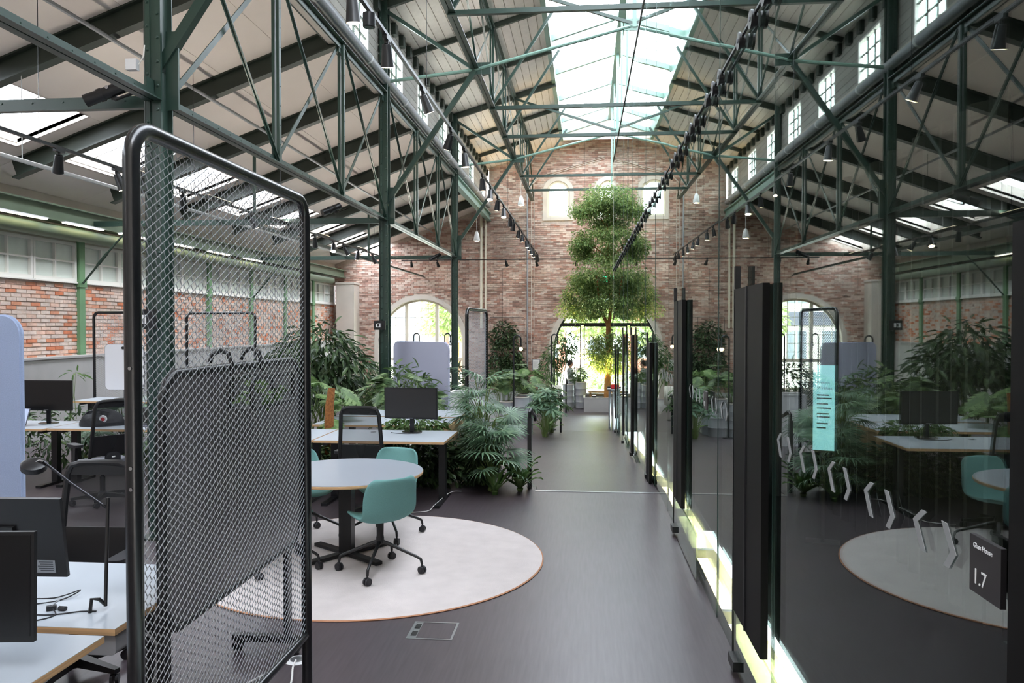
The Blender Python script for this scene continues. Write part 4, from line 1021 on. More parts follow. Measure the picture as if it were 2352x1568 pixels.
def monitor(label, loc, rotz, w, h, lift=.14, tilt=0.0, m='screen', back_label=False, stand='disc'):
    D = thing('monitor', label, 'monitor', loc, rotz, 'desk monitors')
    Hd = MB().box(-w / 2, w / 2, -.008, .012, 0, h).box(-.09, .09, .012, .03, h * .35, h * .65).build('housing', 'black', D, loc=(0, 0, lift), rot=(tilt, 0, 0))
    MB().box(-w / 2 + .012, w / 2 - .012, -.010, -.008, .022, h - .012).build('screen', m, Hd)
    MB().box(-.03, .03, -.0105, -.0085, .006, .014).build('logo', 'alu', Hd)
    if back_label:
        MB().box(-w / 2 + .05, -w / 2 + .16, .012, .0135, .02, .08).build('rating_label', 'alu', Hd)
        lt = MB()
        for k in range(5): lt.box(-w / 2 + .06, -w / 2 + .12 + .006 * (k % 3), .0135, .014, .03 + .010 * k, .033 + .010 * k)
        lt.build('print_lines', 'dark_plastic', Hd)
    MB().box(-.025, .025, .03, .055, .01, lift + .12).build('neck', 'black', D)
    MB().lathe([(.12, 0), (.12, .008), (.10, .014), (.03, .016)], c=(0, .04, 0), n=28).build('base', 'black_gloss', D, True)
    return D
monitor('matt grey monitor on the desk in front of the grey felt panel', (-2.07, 9.10, .74), -.10, .65, .37, .16, .03, 'screen_grey')
monitor('black monitor seen from behind with a rating label, on the lamp desk', (-2.66, 3.33, .74), PI + .05, .62, .37, .12, -.14, back_label=True)
monitor('black monitor cut by the picture edge, on the corner desk', (-2.31, 2.62, .74), .12, .62, .40, .11, -.03)
monitor('wide black monitor near the side wall beside an open laptop', (-6.92, 9.45, .74), 0.02, .70, .39, .17, 0)

def laptop(label, loc, rotz, m='screen', open_a=1.85):
    L = thing('laptop', label, 'laptop', loc, rotz, 'open laptops')
    MB().prism(rrect(-.16, .16, -.11, .11, .012), lambda a, b, t: (a, b, t), 0, .014).build('base', 'grey_plastic', L)
    k = MB()
    for i in range(10):
        for j in range(4): k.box(-.135 + .027 * i, -.112 + .027 * i, .015 + .02 * j, .031 + .02 * j, .014, .016)
    k.build('keyboard', 'black', L)
    a = open_a - PI / 2
    S = MB().box(-.16, .16, -.004, .004, 0, .215).build('lid', 'grey_plastic', L, loc=(0, .11, .014), rot=(-a, 0, 0))
    MB().box(-.15, .15, -.0055, -.004, .01, .205).build('screen', m, S)
    return L
M['screen_lit'] = mat('laptop_screen_lit', rgb(120, 130, 160), 0.3, emit=(0.35, 0.42, 0.55, 1), estr=.5)
laptop('open laptop with a lit screen beside the wide black monitor', (-7.18, 9.12, .74), -.35, 'screen_lit')
laptop('open laptop with a black screen behind the armed desk chair', (-5.55, 9.35, .74), .25)
Bg = thing('backpack', 'black bag with a round white badge lying on the desk', 'bag', (-6.12, 9.35, .74), .2)
b = MB(); nu, nv = 20, 9
vs = []; rg = random.Random(3)
for j in range(nv + 1):
    t = PI / 2 * j / nv
    for i in range(nu):
        a = 2 * PI * i / nu; rr = 1 + .10 * math.sin(3 * a + 1) + rg.uniform(-.05, .05)
        vs.append((.27 * rr * math.cos(a) * math.cos(t) ** .6, .15 * rr * math.sin(a) * math.cos(t) ** .6, .17 * math.sin(t) * (1 + .25 * math.sin(2 * a)) ))
b.add(vs, [(j * nu + i, j * nu + (i + 1) % nu, (j + 1) * nu + (i + 1) % nu, (j + 1) * nu + i) for j in range(nv) for i in range(nu)] + [tuple(range(nu - 1, -1, -1)), tuple(nv * nu + i for i in range(nu))])
b.build('body', 'bag', Bg, True)
MB().cyl((.08, -.115, .10), (.08, -.135, .095), .045, 18).build('badge', 'white_print', Bg, True); MB().cyl((.08, -.134, .095), (.08, -.137, .094), .026, 14).build('badge_emblem', 'red', Bg)
MB().tube([(-.2, -.05, .1), (-.1, -.1, .19), (.02, -.08, .2), (.1, 0, .17)], .012, 6).build('strap', 'bag', Bg, True)
Wb = thing('table_whiteboard', 'small white rounded board on a stand by the side wall', 'whiteboard', (-7.93, 12.8, .74), .05)
MB().prism(rrect(-.34, .34, .16, .94, .07), lambda a, b, t: (a, t, b), -.01, .01).build('board', 'whiteboard', Wb); MB().tube([(a, 0, b) for a, b in rrect(-.34, .34, .16, .94, .07)], .008, 6, True).build('frame', 'black', Wb)
MB().box(-.02, .02, 0, .03, 0, .2).box(-.15, .15, -.08, .1, 0, .012).build('stand', 'black', Wb); MB().cyl((-.02, -.012, .88), (-.02, -.02, .88), .025, 12).build('magnet', 'black', Wb)

# felt panels
def felt(label, loc, rotz, w, h, m, z0=.06):
    P = thing('felt_panel', label, 'panel', loc, rotz, 'felt room dividers')
    MB().prism(rrect(0, w, z0, h, .13, 8), lambda a, b, t: (a, t, b), -.025, .025).build('felt_board', m, P)
    MB().tube([(a, -.0, b) for a, b in rrect(0, w, z0, h, .13, 8)], .012, 6, True).build('piping', m, P)
    for x in (.18, w - .18): MB().box(x - .03, x + .03, -.22, .22, 0, .025).box(x - .012, x + .012, -.012, .012, .02, z0 + .02).build('foot', 'black', P)
    return P
felt('pale blue felt panel at the picture edge behind the corner monitors', (-5.40, 5.25, 0), 0, 1.37, 2.07, 'felt_blue')
felt('grey felt panel standing behind the monitor before the arched window', (-3.93, 15.75, zr(15)), -.62, 1.60, 1.68 - zr(15), 'felt_grey')

# ------------------------------------------------------------------ chairs
def arc(a0, a1, n, r, c, plane):
    return [plane(c[0] + r * math.cos(a0 + (a1 - a0) * k / n), c[1] + r * math.sin(a0 + (a1 - a0) * k / n)) for k in range(n + 1)]
def caster_mesh():
    q = MB().cyl((-.022, 0, .03), (-.006, 0, .03), .03, 14).cyl((.006, 0, .03), (.022, 0, .03), .03, 14).cyl((0, 0, .03), (0, 0, .085), .008, 8).box(-.006, .006, -.02, .012, .028, .062)
    return q.mesh('caster', 'dark_plastic', True)
CASTER = caster_mesh()
def office_chair(label):
    C = thing('office_chair', label, 'chair', (0, 0, 0), 0, 'black mesh-back desk chairs')
    for k in range(5):
        a = PI / 2 + 2 * PI * k / 5
        d = Vector((math.cos(a), math.sin(a), 0))
        q = MB(); e = d * .32
        sd = Vector((-d.y, d.x, 0))
        p0 = d * .03
        q.add([p0 - sd * .035 + Vector((0, 0, .07)), p0 + sd * .035 + Vector((0, 0, .07)), p0 + sd * .03 + Vector((0, 0, .125)), p0 - sd * .03 + Vector((0, 0, .125)),
               e - sd * .02 + Vector((0, 0, .068)), e + sd * .02 + Vector((0, 0, .068)), e + sd * .018 + Vector((0, 0, .092)), e - sd * .018 + Vector((0, 0, .092))],
              [(0, 1, 2, 3), (7, 6, 5, 4), (0, 4, 5, 1), (1, 5, 6, 2), (2, 6, 7, 3), (3, 7, 4, 0)])
        l = q.build('leg', 'black', C)
        put('caster', CASTER, l, tuple(d * .30), (0, 0, a + .6))
    MB().lathe([(.045, .06), (.045, .13), (.028, .14), (.028, .30), (.018, .30), (.018, .42)], n=16).build('gas_lift', 'black', C, True)
    MB().prism(rrect(-.25, .25, -.22, .25, .10, 6), lambda a, b, t: (a * (1 - .06 * (t > .48)), b * (1 - .06 * (t > .48)), t + .02 * (b > .2) * -1), .43, .505).build('seat', 'grey_plastic', C)
    MB().box(-.10, .10, -.16, .14, .375, .43).build('mechanism', 'black', C)
    fr = [(-.235, -.20, .50), (-.232, -.235, .60), (-.222, -.255, .75), (-.210, -.27, .95), (-.20, -.285, 1.10), (-.175, -.29, 1.155), (-.12, -.29, 1.17), (0, -.295, 1.172), (.12, -.29, 1.17), (.175, -.29, 1.155), (.20, -.285, 1.10), (.210, -.27, .95), (.222, -.255, .75), (.232, -.235, .60), (.235, -.20, .50)]
    MB().tube(fr, .021, 8).build('back_frame', 'black', C, True)
    MB().bar((-.19, -.288, 1.13), (.19, -.288, 1.13), .02, .06).build('head_rail', 'black', C)
    q = MB()
    for k in range(7):
        def row(i):
            t = i / 7.0; z = .55 + t * .58; return (.235 - .04 * t, -.215 - .075 * t ** .8, z)
        (xa, ya, za_), (xb, yb, zb_) = row(k), row(k + 1)
        q.add([(-xa, ya, za_), (0, ya - .02, za_), (xa, ya, za_), (xb, yb, zb_), (0, yb - .02, zb_), (-xb, yb, zb_)], [(0, 1, 4, 5), (1, 2, 3, 4)])
    q.build('back_net', 'net', C, True)
    MB().prism([(-.22, .57), (.22, .57), (.215, .74), (.20, .79), (-.20, .79), (-.215, .74)], lambda a, b, t: (a, t - .25 - .10 * (b - .6) + .06 * abs(a), b), -.01, .008).build('lumbar_pad', 'black', C)
    MB().prism(rrect(-.08, .08, .47, .60, .05), lambda a, b, t: (a, t, b), -.27, -.235).build('back_bracket', 'dark_plastic', C); MB().box(-.018, .018, -.273, -.27, .545, .56).build('logo', 'white_plastic', C)
    for s in (-1, 1):
        MB().bar((s * .22, 0, .42), (s * .295, 0, .44), .05, .03).bar((s * .295, 0, .43), (s * .295, -.02, .67), .06, .03, (1, 0, 0)).build('arm_post', 'black', C)
        MB().prism(rrect(s * .295 - .05, s * .295 + .05, -.14, .12, .045), lambda a, b, t: (a, b, t), .67, .70).build('armrest', 'dark_plastic', C)
    return C
oc = office_chair('black mesh-back desk chair drawn up to the monitor desk')
oc.location = (-2.27, 8.02, 0); oc.rotation_euler[2] = -.06
dup(oc, (-2.91, 4.18, 0), PI + .06, 'black mesh-back chair behind the lamp desk')
dup(oc, (-5.45, 8.35, 0), 1.0, 'black mesh-back chair with arms beside the bag desk')

def teal_chair(label):
    C = thing('shell_chair', label, 'chair', (0, 0, 0), 0, 'teal shell chairs on casters')
    prof = [(.235, .425), (.215, .447), (.15, .452), (.05, .437), (-.05, .428), (-.12, .432), (-.165, .455), (-.195, .50), (-.215, .56), (-.235, .63), (-.255, .70), (-.272, .76), (-.282, .80)]
    wd = [.13, .19, .215, .225, .23, .233, .236, .24, .24, .236, .228, .21, .165]
    nu = 14; vs = []
    for j, ((y, z), w) in enumerate(zip(prof, wd)):
        t = j / (len(prof) - 1)
        for i in range(nu + 1):
            u = -1 + 2 * i / nu
            seat = max(0, 1 - t * 2.0); back = max(0, min(1, (t - .42) * 3))
            vs.append((u * w, y + back * .075 * abs(u) ** 2.4, z + (.03 * seat + .055 * (1 - abs(2 * t - 1)) ) * abs(u) ** 3))
    fs = [(j * (nu + 1) + i, j * (nu + 1) + i + 1, (j + 1) * (nu + 1) + i + 1, (j + 1) * (nu + 1) + i) for j in range(len(prof) - 1) for i in range(nu)]
    q = MB(); q.add(vs, fs); sh = q.build('shell', 'teal', C, True)
    so = sh.modifiers.new('thickness', 'SOLIDIFY'); so.thickness = .022; so.offset = 0
    su = sh.modifiers.new('smooth', 'SUBSURF'); su.levels = 1; su.render_levels = 1
    MB().lathe([(.10, .425), (.10, .418), (.03, .415), (.028, .30), (.032, .28), (.032, .235), (.02, .225)], n=16).build('stem', 'black', C, True)
    for k in range(4):
        a = PI / 4 + PI / 2 * k; d = Vector((math.cos(a), math.sin(a), 0))
        l = MB().tube([d * .01 + Vector((0, 0, .25)), d * .06 + Vector((0, 0, .235)), d * .30 + Vector((0, 0, .135)), d * .335 + Vector((0, 0, .115)), d * .345 + Vector((0, 0, .075))], [.017, .016, .012, .012, .011], 8).build('leg', 'black', C, True)
        put('caster', CASTER, l, tuple(d * .345), (0, 0, a + 1.0))
    return C
TX, TY = -2.07, 6.60
tc = teal_chair('teal shell chair with its back to the walkway, nearest the rug edge')
def place(o, x, y, extra=0):
    o.location = (x, y, .012); a = math.atan2(TY - y, TX - x) - PI / 2 + extra; o.rotation_euler = (0, 0, a)
place(tc, -1.66, 6.17)
place(dup(tc, (0, 0, 0), 0, 'teal shell chair across the round table near the palms'), -1.88, 7.25)
place(dup(tc, (0, 0, 0), 0, 'teal shell chair at the round table beside the dark board'), -2.52, 6.22)
place(dup(tc, (0, 0, 0), 0, 'teal shell chair at the round table farthest from the walkway'), -2.62, 7.10)
T = thing('round_table', 'round pale table with a plywood edge on a black pedestal', 'table', (TX, TY, .012))
MB().lathe([(.655, .702), (.66, .708), (.66, .724), (.655, .727)], n=64).build('tabletop_edge', 'ply', T, True); MB().lathe([(.657, .727), (.657, .729)], n=64).build('tabletop', 'table_top', T)
MB().box(-.055, .055, -.055, .055, .02, .70).build('pedestal', 'black', T)
for k in range(4):
    a = PI / 4 + .15 + PI / 2 * k; MB().bar((0, 0, .022), (.44 * math.cos(a), .44 * math.sin(a), .016), .07, .028).build('foot', 'black', T)
MB().box(-.2, .2, -.2, .2, .69, .702).build('mounting_plate', 'black', T)
Rg = thing('round_rug', 'large round off-white wool rug under the teal chairs', 'rug', (-1.84, 6.58, 0))
MB().lathe([(1.475, 0), (1.478, .006), (1.47, .011)], n=120).build('edge', 'rug_edge', Rg, True); MB().lathe([(1.468, .0105), (1.462, .012)], n=120).build('pile', 'rug', Rg, True)

# ------------------------------------------------------------------ desk lamp, cables, small things
L = thing('desk_lamp', 'slim black desk lamp with a round head on a slanted arm', 'lamp', (-2.12, 3.26, .74))
MB().tube([(0, 0, .02), (-.015, .05, .49)], .008, 8).build('pole', 'black', L, True)
MB().tube([(-.005, 0, .03), (-.02, -.015, .055), (-.045, -.03, .06), (-.05, -.035, 0)], .008, 8).build('foot', 'black', L, True)
MB().tube([(-.01, .045, .44), (-.16, -.0, .565), (-.27, -.02, .66)], .0055, 8).build('arm', 'arm_black', L, True)
hd = MB().lathe([(.045, 0), (.052, .005), (.052, .03), (.04, .036)], n=24).build('head', 'black', L, True, loc=(-.315, -.02, .625), rot=(.35, .25, 0)); MB().lathe([(.042, -.001), (.042, .001)], n=20).build('diffuser', 'white_plastic', hd)
MB().tube([(-.27, -.02, .66), (-.29, -.02, .665), (-.31, -.02, .655)], .005, 6).build('joint', 'chrome', L)
def cable(label, pts, r, m, name='cable', cat='cable', grp='loose cables'):
    # smooth through points
    P = [Vector(p) for p in pts]; out = []
    for i in range(len(P) - 1):
        a, b, c, d = P[max(i - 1, 0)], P[i], P[i + 1], P[min(i + 2, len(P) - 1)]
        for k in range(6):
            t = k / 6; out.append(.5 * ((2 * b) + (c - a) * t + (2 * a - 5 * b + 4 * c - d) * t * t + (3 * b - a - 3 * c + d) * t ** 3))
    out.append(P[-1])
    return tag(MB().tube(out, r, 6).build(name, m, smooth=True), label, cat, grp)
zt = .743
cable('black lamp cable looping across the lamp desk', [(-2.15, 3.24, zt), (-2.22, 3.23, zt), (-2.32, 3.18, zt), (-2.45, 3.18, zt), (-2.52, 3.22, zt), (-2.5, 3.12, zt), (-2.4, 3.09, zt), (-2.33, 3.12, zt), (-2.30, 3.18, zt), (-2.34, 3.22, zt + .01)], .003, 'cable_black')
cable('black cable in a narrow loop beside the monitor back', [(-2.62, 3.36, zt), (-2.45, 3.38, zt), (-2.36, 3.44, zt + .02), (-2.40, 3.36, zt), (-2.50, 3.29, zt), (-2.60, 3.28, zt)], .003, 'cable_black')
K = thing('cable_plug', 'small black cable plug lying on the lamp desk', 'plug', (-2.36, 3.24, .742), .6)
MB().box(-.02, .02, -.012, .012, 0, .018).cyl((.03, -.02, .008), (.055, -.04, .008), .011, 8).build('body', 'dark_plastic', K); MB().bar((.0, .0, .015), (.03, .035, .03), .006, .004).build('pin', 'alu', K)
Pw = thing('power_box', 'grey power box fixed beneath the corner of the lamp desk', 'box', (-2.04, 3.16, .62))
MB().prism(rrect(-.09, .08, 0, .09, .02), lambda a, b, t: (a, t, b), -.08, .12).build('case', 'drum', Pw); MB().box(.0, .06, -.02, .05, .085, .092).build('clip', 'drum', Pw)
cable('pale grey power cable hanging from the box under the desk', [(-1.96, 3.2, .67), (-1.90, 3.24, .64), (-1.885, 3.27, .55), (-1.93, 3.3, .35), (-1.98, 3.3, .12), (-2.02, 3.25, .02)], .007, 'drum')
F_ = thing('floor_box', 'square metal framed floor socket box beside the rug', 'floor box', (-1.0, 5.03, 0))
MB().box(-.15, .15, -.145, -.13, 0, .004).box(-.15, .15, .13, .145, 0, .004).box(-.15, -.135, -.13, .13, 0, .004).box(.135, .15, -.13, .13, 0, .004).build('frame', 'alu', F_)
MB().box(-.085, .13, -.125, .125, 0, .003).build('lid', 'floor', F_); MB().box(-.135, -.09, -.13, .13, 0, .0025).build('side_strip', 'alu', F_)
for y in (-.06, .06): MB().box(-.13, -.095, y - .035, y + .035, .0025, .005).build('cable_outlet', 'black', F_)
Ds = thing('floor_port', 'small round white floor port under the mesh screen corner', 'floor port', (-1.72, 4.50, 0))
MB().lathe([(.07, 0), (.07, .004), (.05, .008)], n=24).build('ring', 'white_plastic', Ds, True); MB().lathe([(.04, .008), (.04, .012)], n=16).build('cap', 'alu', Ds)
cable('white cable running from the round floor port', [(-1.72, 4.48, .012), (-1.70, 4.38, .012), (-1.64, 4.2, .012), (-1.60, 4.0, .012)], .006, 'cable_white')
cable('white braided cable along the bottom rail of the mesh screen', [(-1.78, 4.4, .012), (-1.86, 4.2, .012), (-1.95, 4.02, .012), (-2.05, 3.92, .012)], .006, 'cable_white')
cable('white cable on the floor by the foot of the monitor desk', [(-1.95, 8.18, .008), (-1.78, 8.22, .008), (-1.69, 8.30, .008), (-1.66, 8.45, .035), (-1.60, 9.1, .035), (-1.50, 9.3, .008)], .004, 'cable_white')
cable('black cable behind the foot of the grey monitor', [(-2.3, 9.05, zt), (-2.2, 8.97, zt), (-2.05, 8.96, zt), (-1.95, 9.0, zt), (-1.95, 9.12, zt), (-2.05, 9.2, zt)], .004, 'cable_black')
tag(MB().lathe([(.035, .7405), (.035, .742), (.02, .742)], c=(-2.52, 9.08, 0), n=18).build('cable_grommet', 'black'), 'round black cable grommet in the monitor desk', 'grommet')

# ------------------------------------------------------------------ drums, planters, posts, hook lamps
def drum(label, loc, h=.93, r=.20):
    D = thing('metal_drum', label, 'drum', loc, 0, 'grey metal drum planters')
    pr = [(r * .97, .02)]
    for k in range(1, 4):
        z = h * k / 4; pr += [(r, z - .02), (r + .01, z), (r, z + .02)]
    pr += [(r, h - .01)]
    MB().lathe(pr, n=28).build('body', 'drum', D, True); MB().lathe([(r + .008, h - .02), (r + .014, h), (r - .02, h + .004)], n=28).build('rim', 'drum_cream', D, True); MB().lathe([(r - .03, h - .04), (r - .03, h + .006)], n=20).build('soil', 'soil', D)
for (x, y, h, lb) in ((-1.68, 20.1, .98, 'grey metal drum in front beside the fan palm'), (-2.06, 20.2, .86, 'shorter grey metal drum left of the front drum'), (-1.62, 20.75, 1.05, 'grey metal drum behind the front drum')):
    drum(lb, (x, y, zr(y)), h)
for (x, y, h, lb) in ((-.66, 28.2, .86, 'grey metal drum below the seated person'), (-.20, 28.1, .95, 'tall grey metal drum nearest the tree planter'), (-.48, 28.7, 1.0, 'grey metal drum half hidden below the seated person')):
    drum(lb, (x, y, -.95), h)
def planter(label, x0, x1, y0, y1, z0, z1, m):
    P = thing('planter_box', label, 'planter', ((x0 + x1) / 2, (y0 + y1) / 2, z0), 0, 'box planters'); hx, hy, h = (x1 - x0) / 2, (y1 - y0) / 2, z1 - z0
    MB().box(-hx, hx, -hy, -hy + .04, 0, h).box(-hx, hx, hy - .04, hy, 0, h).box(-hx, -hx + .04, -hy + .04, hy - .04, 0, h).box(hx - .04, hx, -hy + .04, hy - .04, 0, h).build('sides', m, P)
    MB().box(-hx - .015, hx + .015, -hy - .015, -hy + .05, h, h + .02).box(-hx - .015, hx + .015, hy - .05, hy + .015, h, h + .02).box(-hx - .015, -hx + .05, -hy, hy, h, h + .02).box(hx - .05, hx + .015, -hy, hy, h, h + .02).build('rim', m, P)
    MB().box(-hx + .04, hx - .04, -hy + .04, hy - .04, h * .8, h * .85).build('soil', 'soil', P)
    return P
planter('white planter box behind the drums', -3.0, -1.55, 21.6, 22.4, zr(21.6), .10, 'white_plastic')
planter('white planter box behind the grey felt panel', -3.05, -2.35, 17.2, 17.9, zr(17.2), .50, 'white_plastic')
TP = planter('broad grey planter at the foot of the tree', -.10, 1.95, 26.9, 28.7, -.95, -.48, 'concrete')
tag(MB().box(.05, 1.8, 28.15, 28.5, -.40, -.34).box(.1, .16, 28.2, 28.45, -.55, -.40).box(1.7, 1.76, 28.2, 28.45, -.55, -.40).build('wooden_bench', 'wood'), 'low wooden bench plank behind the tree trunk', 'bench')
for i, (x, y) in enumerate(((.66, 22.6), (.75, 22.2))):
    P = thing('access_post', ('slim metal post with a striped cap at the ramp foot' , 'slim metal post with a red cap at the ramp foot')[i], 'post', (x, y, -.95), 0, 'metal posts at the ramp foot')
    MB().cyl((0, 0, 0), (0, 0, 1.1), .04, 16).build('pole', 'alu', P, True); MB().box(-.07, .07, -.05, .05, 1.1, 1.14).box(-.07, .07, -.05, .05, 1.17, 1.21).build('cap', 'black', P); MB().box(-.07, .07, -.05, .05, 1.14, 1.17).build('cap_band', 'white_plastic', P)
    if i: MB().box(-.08, .08, -.06, .06, 1.19, 1.30).build('cap_block', 'red', P)
def handrail(label, y, h):
    H = thing('handrail', label, 'handrail', (-.70, y, zr(y)), 0, 'black handrail ends')
    MB().box(-.025, .025, -.025, .025, 0, h - .1).build('post', 'black', H)
    MB().tube([(0, 0, h - .12), (0, 0, h - .03), (.01, .05, h), (.02, .2, h - .06), (.03, .55, h - .14), (.03, .60, h - .2)], .022, 8).build('rail', 'black', H, True)
handrail('black handrail end at the head of the ramp', 9.6, .98); handrail('black handrail post halfway down beside the drums', 21.2, 1.05)
handrail('black handrail post at the foot of the drum planters', 26.6, 1.15)
for i, (x, y, lb) in enumerate(((-5.25, 19.5, 'hooked black lamp beside the middle column'), (-5.5, 24.6, 'hooked black lamp behind the felt panel'), (-4.5, 24.6, 'hooked black lamp over the felt panel corner'),
                              (-1.83, 19.6, 'hooked black lamp above the drums'), (-1.0, 22.2, 'hooked black lamp by the framed notice'))):
    zb = zr(y); H = thing('hook_lamp', lb, 'lamp', (x, y, zb), 0, 'hooked plant lamps'); h = 1.66 - zb
    MB().tube([(0, 0, 0), (0, 0, h)] + [(.09 - .09 * math.cos(PI * k / 8), 0, h + .10 * math.sin(PI * k / 8)) for k in range(1, 9)] + [(.18, 0, h - .12)], .02, 8).build('pole', 'black', H, True)
    MB().lathe([(.025, 0), (.03, .01), (.02, .08)], c=(.18, 0, h - .2), n=12).build('socket', 'black', H, True); MB().ball((.18, 0, h - .24), .05, 12, 8).build('bulb', 'bulb_warm' if i >= 3 else 'white_plastic', H, True)
    MB().lathe([(.14, 0), (.14, .02)], n=18).build('base', 'black', H)
# ------------------------------------------------------------------ plants
RP = random.Random(21)
def leaf_mesh(kind, m):
    q = MB()
    if kind == 'lance':
        pr = [(0, .0, 0), (.25, .10, .03), (.55, .12, .02), (.8, .075, -.05), (1, 0, -.14)]
        for s in (1, -1):
            vs = [(x, 0, z - .02) for x, w, z in pr] + [(x, s * w, z + .015) for x, w, z in pr]
            q.add(vs, [(i, i + 1, 6 + i, 5 + i) for i in range(4)])
    elif kind == 'round':
        pr = [(0, .0, 0), (.15, .22, .02), (.45, .33, .03), (.75, .24, 0), (1, 0, -.1)]
        for s in (1, -1):
            vs = [(x, 0, z - .03) for x, w, z in pr] + [(x, s * w, z + .02) for x, w, z in pr]
            q.add(vs, [(i, i + 1, 6 + i, 5 + i) for i in range(4)])
    elif kind == 'monstera':
        n = 6
        for s in (1, -1):
            for k in range(n):
                t0, t1 = k / n, (k + 1) / n
                def w(t): return .52 * math.sin(PI * min(1, .16 + .84 * t)) ** .75
                def zz(x, y): return -.16 * x * x - .25 * abs(y) ** 1.6 + .04
                def P(x, y): return (x, s * y, zz(x, y))
                g = .16 / n
                a0, a1 = w(t0), w(t1); back = -.16
                q.add([P(t0, 0), P(t1, 0), P(t1 + back * a1 * .35, a1 * .42), P(t0 + back * a0 * .35, a0 * .42)], [(0, 1, 2, 3)])
                if a0 > .05 or a1 > .05:
                    q.add([P(t0 + back * a0 * .35, a0 * .42), P(t1 + back * a1 * .35, a1 * .42), P(t1 - g * 1.5 + back * a1 + .10, a1), P(t0 + g * 1.5 + back * a0 + .10, a0)], [(0, 1, 2, 3)])
    elif kind == 'fan':
        n = 18
        for k in range(n):
            a = math.radians(-125 + 250 * k / (n - 1)); L = .62 + .38 * math.cos(a * .6); d = Vector((math.cos(a), math.sin(a), 0)); sd = Vector((-d.y, d.x, 0))
            vs = []
            for t, w, z in ((.04, .008, 0), (.45, .040, .03), (.75, .026, -.03), (1.0, .001, -.18)):
                p = d * (t * L); vs += [tuple(p - sd * w + Vector((0, 0, z))), tuple(p + sd * w + Vector((0, 0, z + .006)))]
            q.add(vs, [(2 * i, 2 * i + 1, 2 * i + 3, 2 * i + 2) for i in range(3)])
    elif kind == 'strap':
        n = 7
        for s in (1, -1):
            vs = []
            for i in range(n + 1):
                t = i / n; w = .085 * math.sin(PI * min(1, .12 + .88 * t)) ** .6 * (1 if i < n else .05)
                x = t * (1 - .12 * t); z = .38 * math.sin(t * 1.9) - .12 * t
                vs += [(x, 0, z - .01), (x, s * w * (1 + .18 * math.sin(i * 2.2)), z + .02 + .02 * math.sin(i * 2.2))]
            q.add(vs, [(2 * i, 2 * i + 2, 2 * i + 3, 2 * i + 1) for i in range(n)])
    elif kind == 'umbrella':
        n = 7
        for k in range(n):
            a = 2 * PI * k / n; d = Vector((math.cos(a), math.sin(a), 0)); sd = Vector((-d.y, d.x, 0)); vs = []
            for t, w, z in ((.05, .01, 0), (.4, .13, -.01), (.75, .12, -.10), (1.0, .005, -.25)):
                p = d * t; vs += [tuple(p - sd * w + Vector((0, 0, z - .02))), tuple(p + Vector((0, 0, z + .015))), tuple(p + sd * w + Vector((0, 0, z - .02)))]
            q.add(vs, [(3 * i + j, 3 * i + j + 1, 3 * i + j + 4, 3 * i + j + 3) for i in range(3) for j in range(2)])
    return q.mesh('leaf_' + kind, m, True)
LM = {}
def leaf(kind, m):
    if (kind, m) not in LM: LM[(kind, m)] = leaf_mesh(kind, m)
    return LM[(kind, m)]
def orient(d, roll=0.0):
    d = Vector(d).normalized(); z = Vector((0, 0, 1)); y = z.cross(d)
    y = Vector((0, 1, 0)) if y.length < 1e-4 else y.normalized()
    zz = d.cross(y); m = Matrix((d, y, zz)).transposed()
    return m @ Matrix.Rotation(roll, 3, 'X')
SMALL = ([(0, 0, 0), (.5, .24, .05), (1, 0, -.06), (.5, -.24, .05)], [(0, 1, 2), (0, 2, 3)])
LANCE = ([(0, 0, 0), (.3, .11, .05), (.7, .10, .0), (1, 0, -.15), (.7, -.10, 0), (.3, -.11, .05), (.5, 0, -.0)], [(0, 1, 6), (1, 2, 6), (2, 3, 6), (3, 4, 6), (4, 5, 6), (5, 0, 6)])
def foliage(blobs, n, size, tpl, rng, down=.3, shell=.55):
    """leaves scattered through ellipsoids [(c, (rx,ry,rz), weight)]"""
    q = MB(); tot = sum(b[2] for b in blobs)
    for c, rad, w in blobs:
        for _ in range(int(n * w / tot)):
            while True:
                v = Vector((rng.uniform(-1, 1), rng.uniform(-1, 1), rng.uniform(-1, 1)))
                if .05 < v.length < 1: break
            rr = shell + (1 - shell) * rng.random() ** .6
            u = v.normalized() * rr * (1 + .10 * math.sin(5 * v.x + 3 * v.z))
            p = Vector(c) + Vector((u.x * rad[0], u.y * rad[1], u.z * rad[2]))
            d = Vector((u.x + rng.uniform(-.7, .7), u.y + rng.uniform(-.7, .7), u.z * .5 - down + rng.uniform(-.5, .5)))
            m = orient(d, rng.uniform(-.8, .8)); s = size * rng.uniform(.65, 1.3)
            q.add([p + m @ (Vector(t) * s) for t in tpl[0]], tpl[1])
    return q
def leafy(name, label, loc, kind, m, n, size, spread, height, group, rng, stem_r=.006, stem_m='stem', low=.1, cat='plant', up=.5):
    """plant with single leaves on their own stems"""
    P = thing(name, label, cat, loc, 0, group); st = MB()
    for k in range(n):
        a = k * 2.39996 + rng.uniform(-.3, .3); f = (k + .5) / n
        rr = spread * (.25 + .75 * rng.random()) ; z = height * (low + (1 - low) * (1 - (rr / spread) ** 2 * .6) * rng.uniform(.55, 1))
        tip = Vector((rr * math.cos(a), rr * math.sin(a), z))
        st.tube([(0.15 * tip.x, .15 * tip.y, 0), (tip.x * .45, tip.y * .45, z * .65), tuple(tip)], [stem_r, stem_r * .8, stem_r * .6], 5)
        d = Vector((math.cos(a), math.sin(a), rng.uniform(-.9, up - .2)))
        M3 = orient(d, rng.uniform(-.35, .35)); s = size * rng.uniform(.75, 1.2)
        o = put('leaf', leaf(kind, m), P); o.matrix_local = Matrix.Translation(tip) @ M3.to_4x4() @ Matrix.Scale(s, 4)
    st.build('stems', stem_m, P)
    return P
mg = 'split-leaf plants'
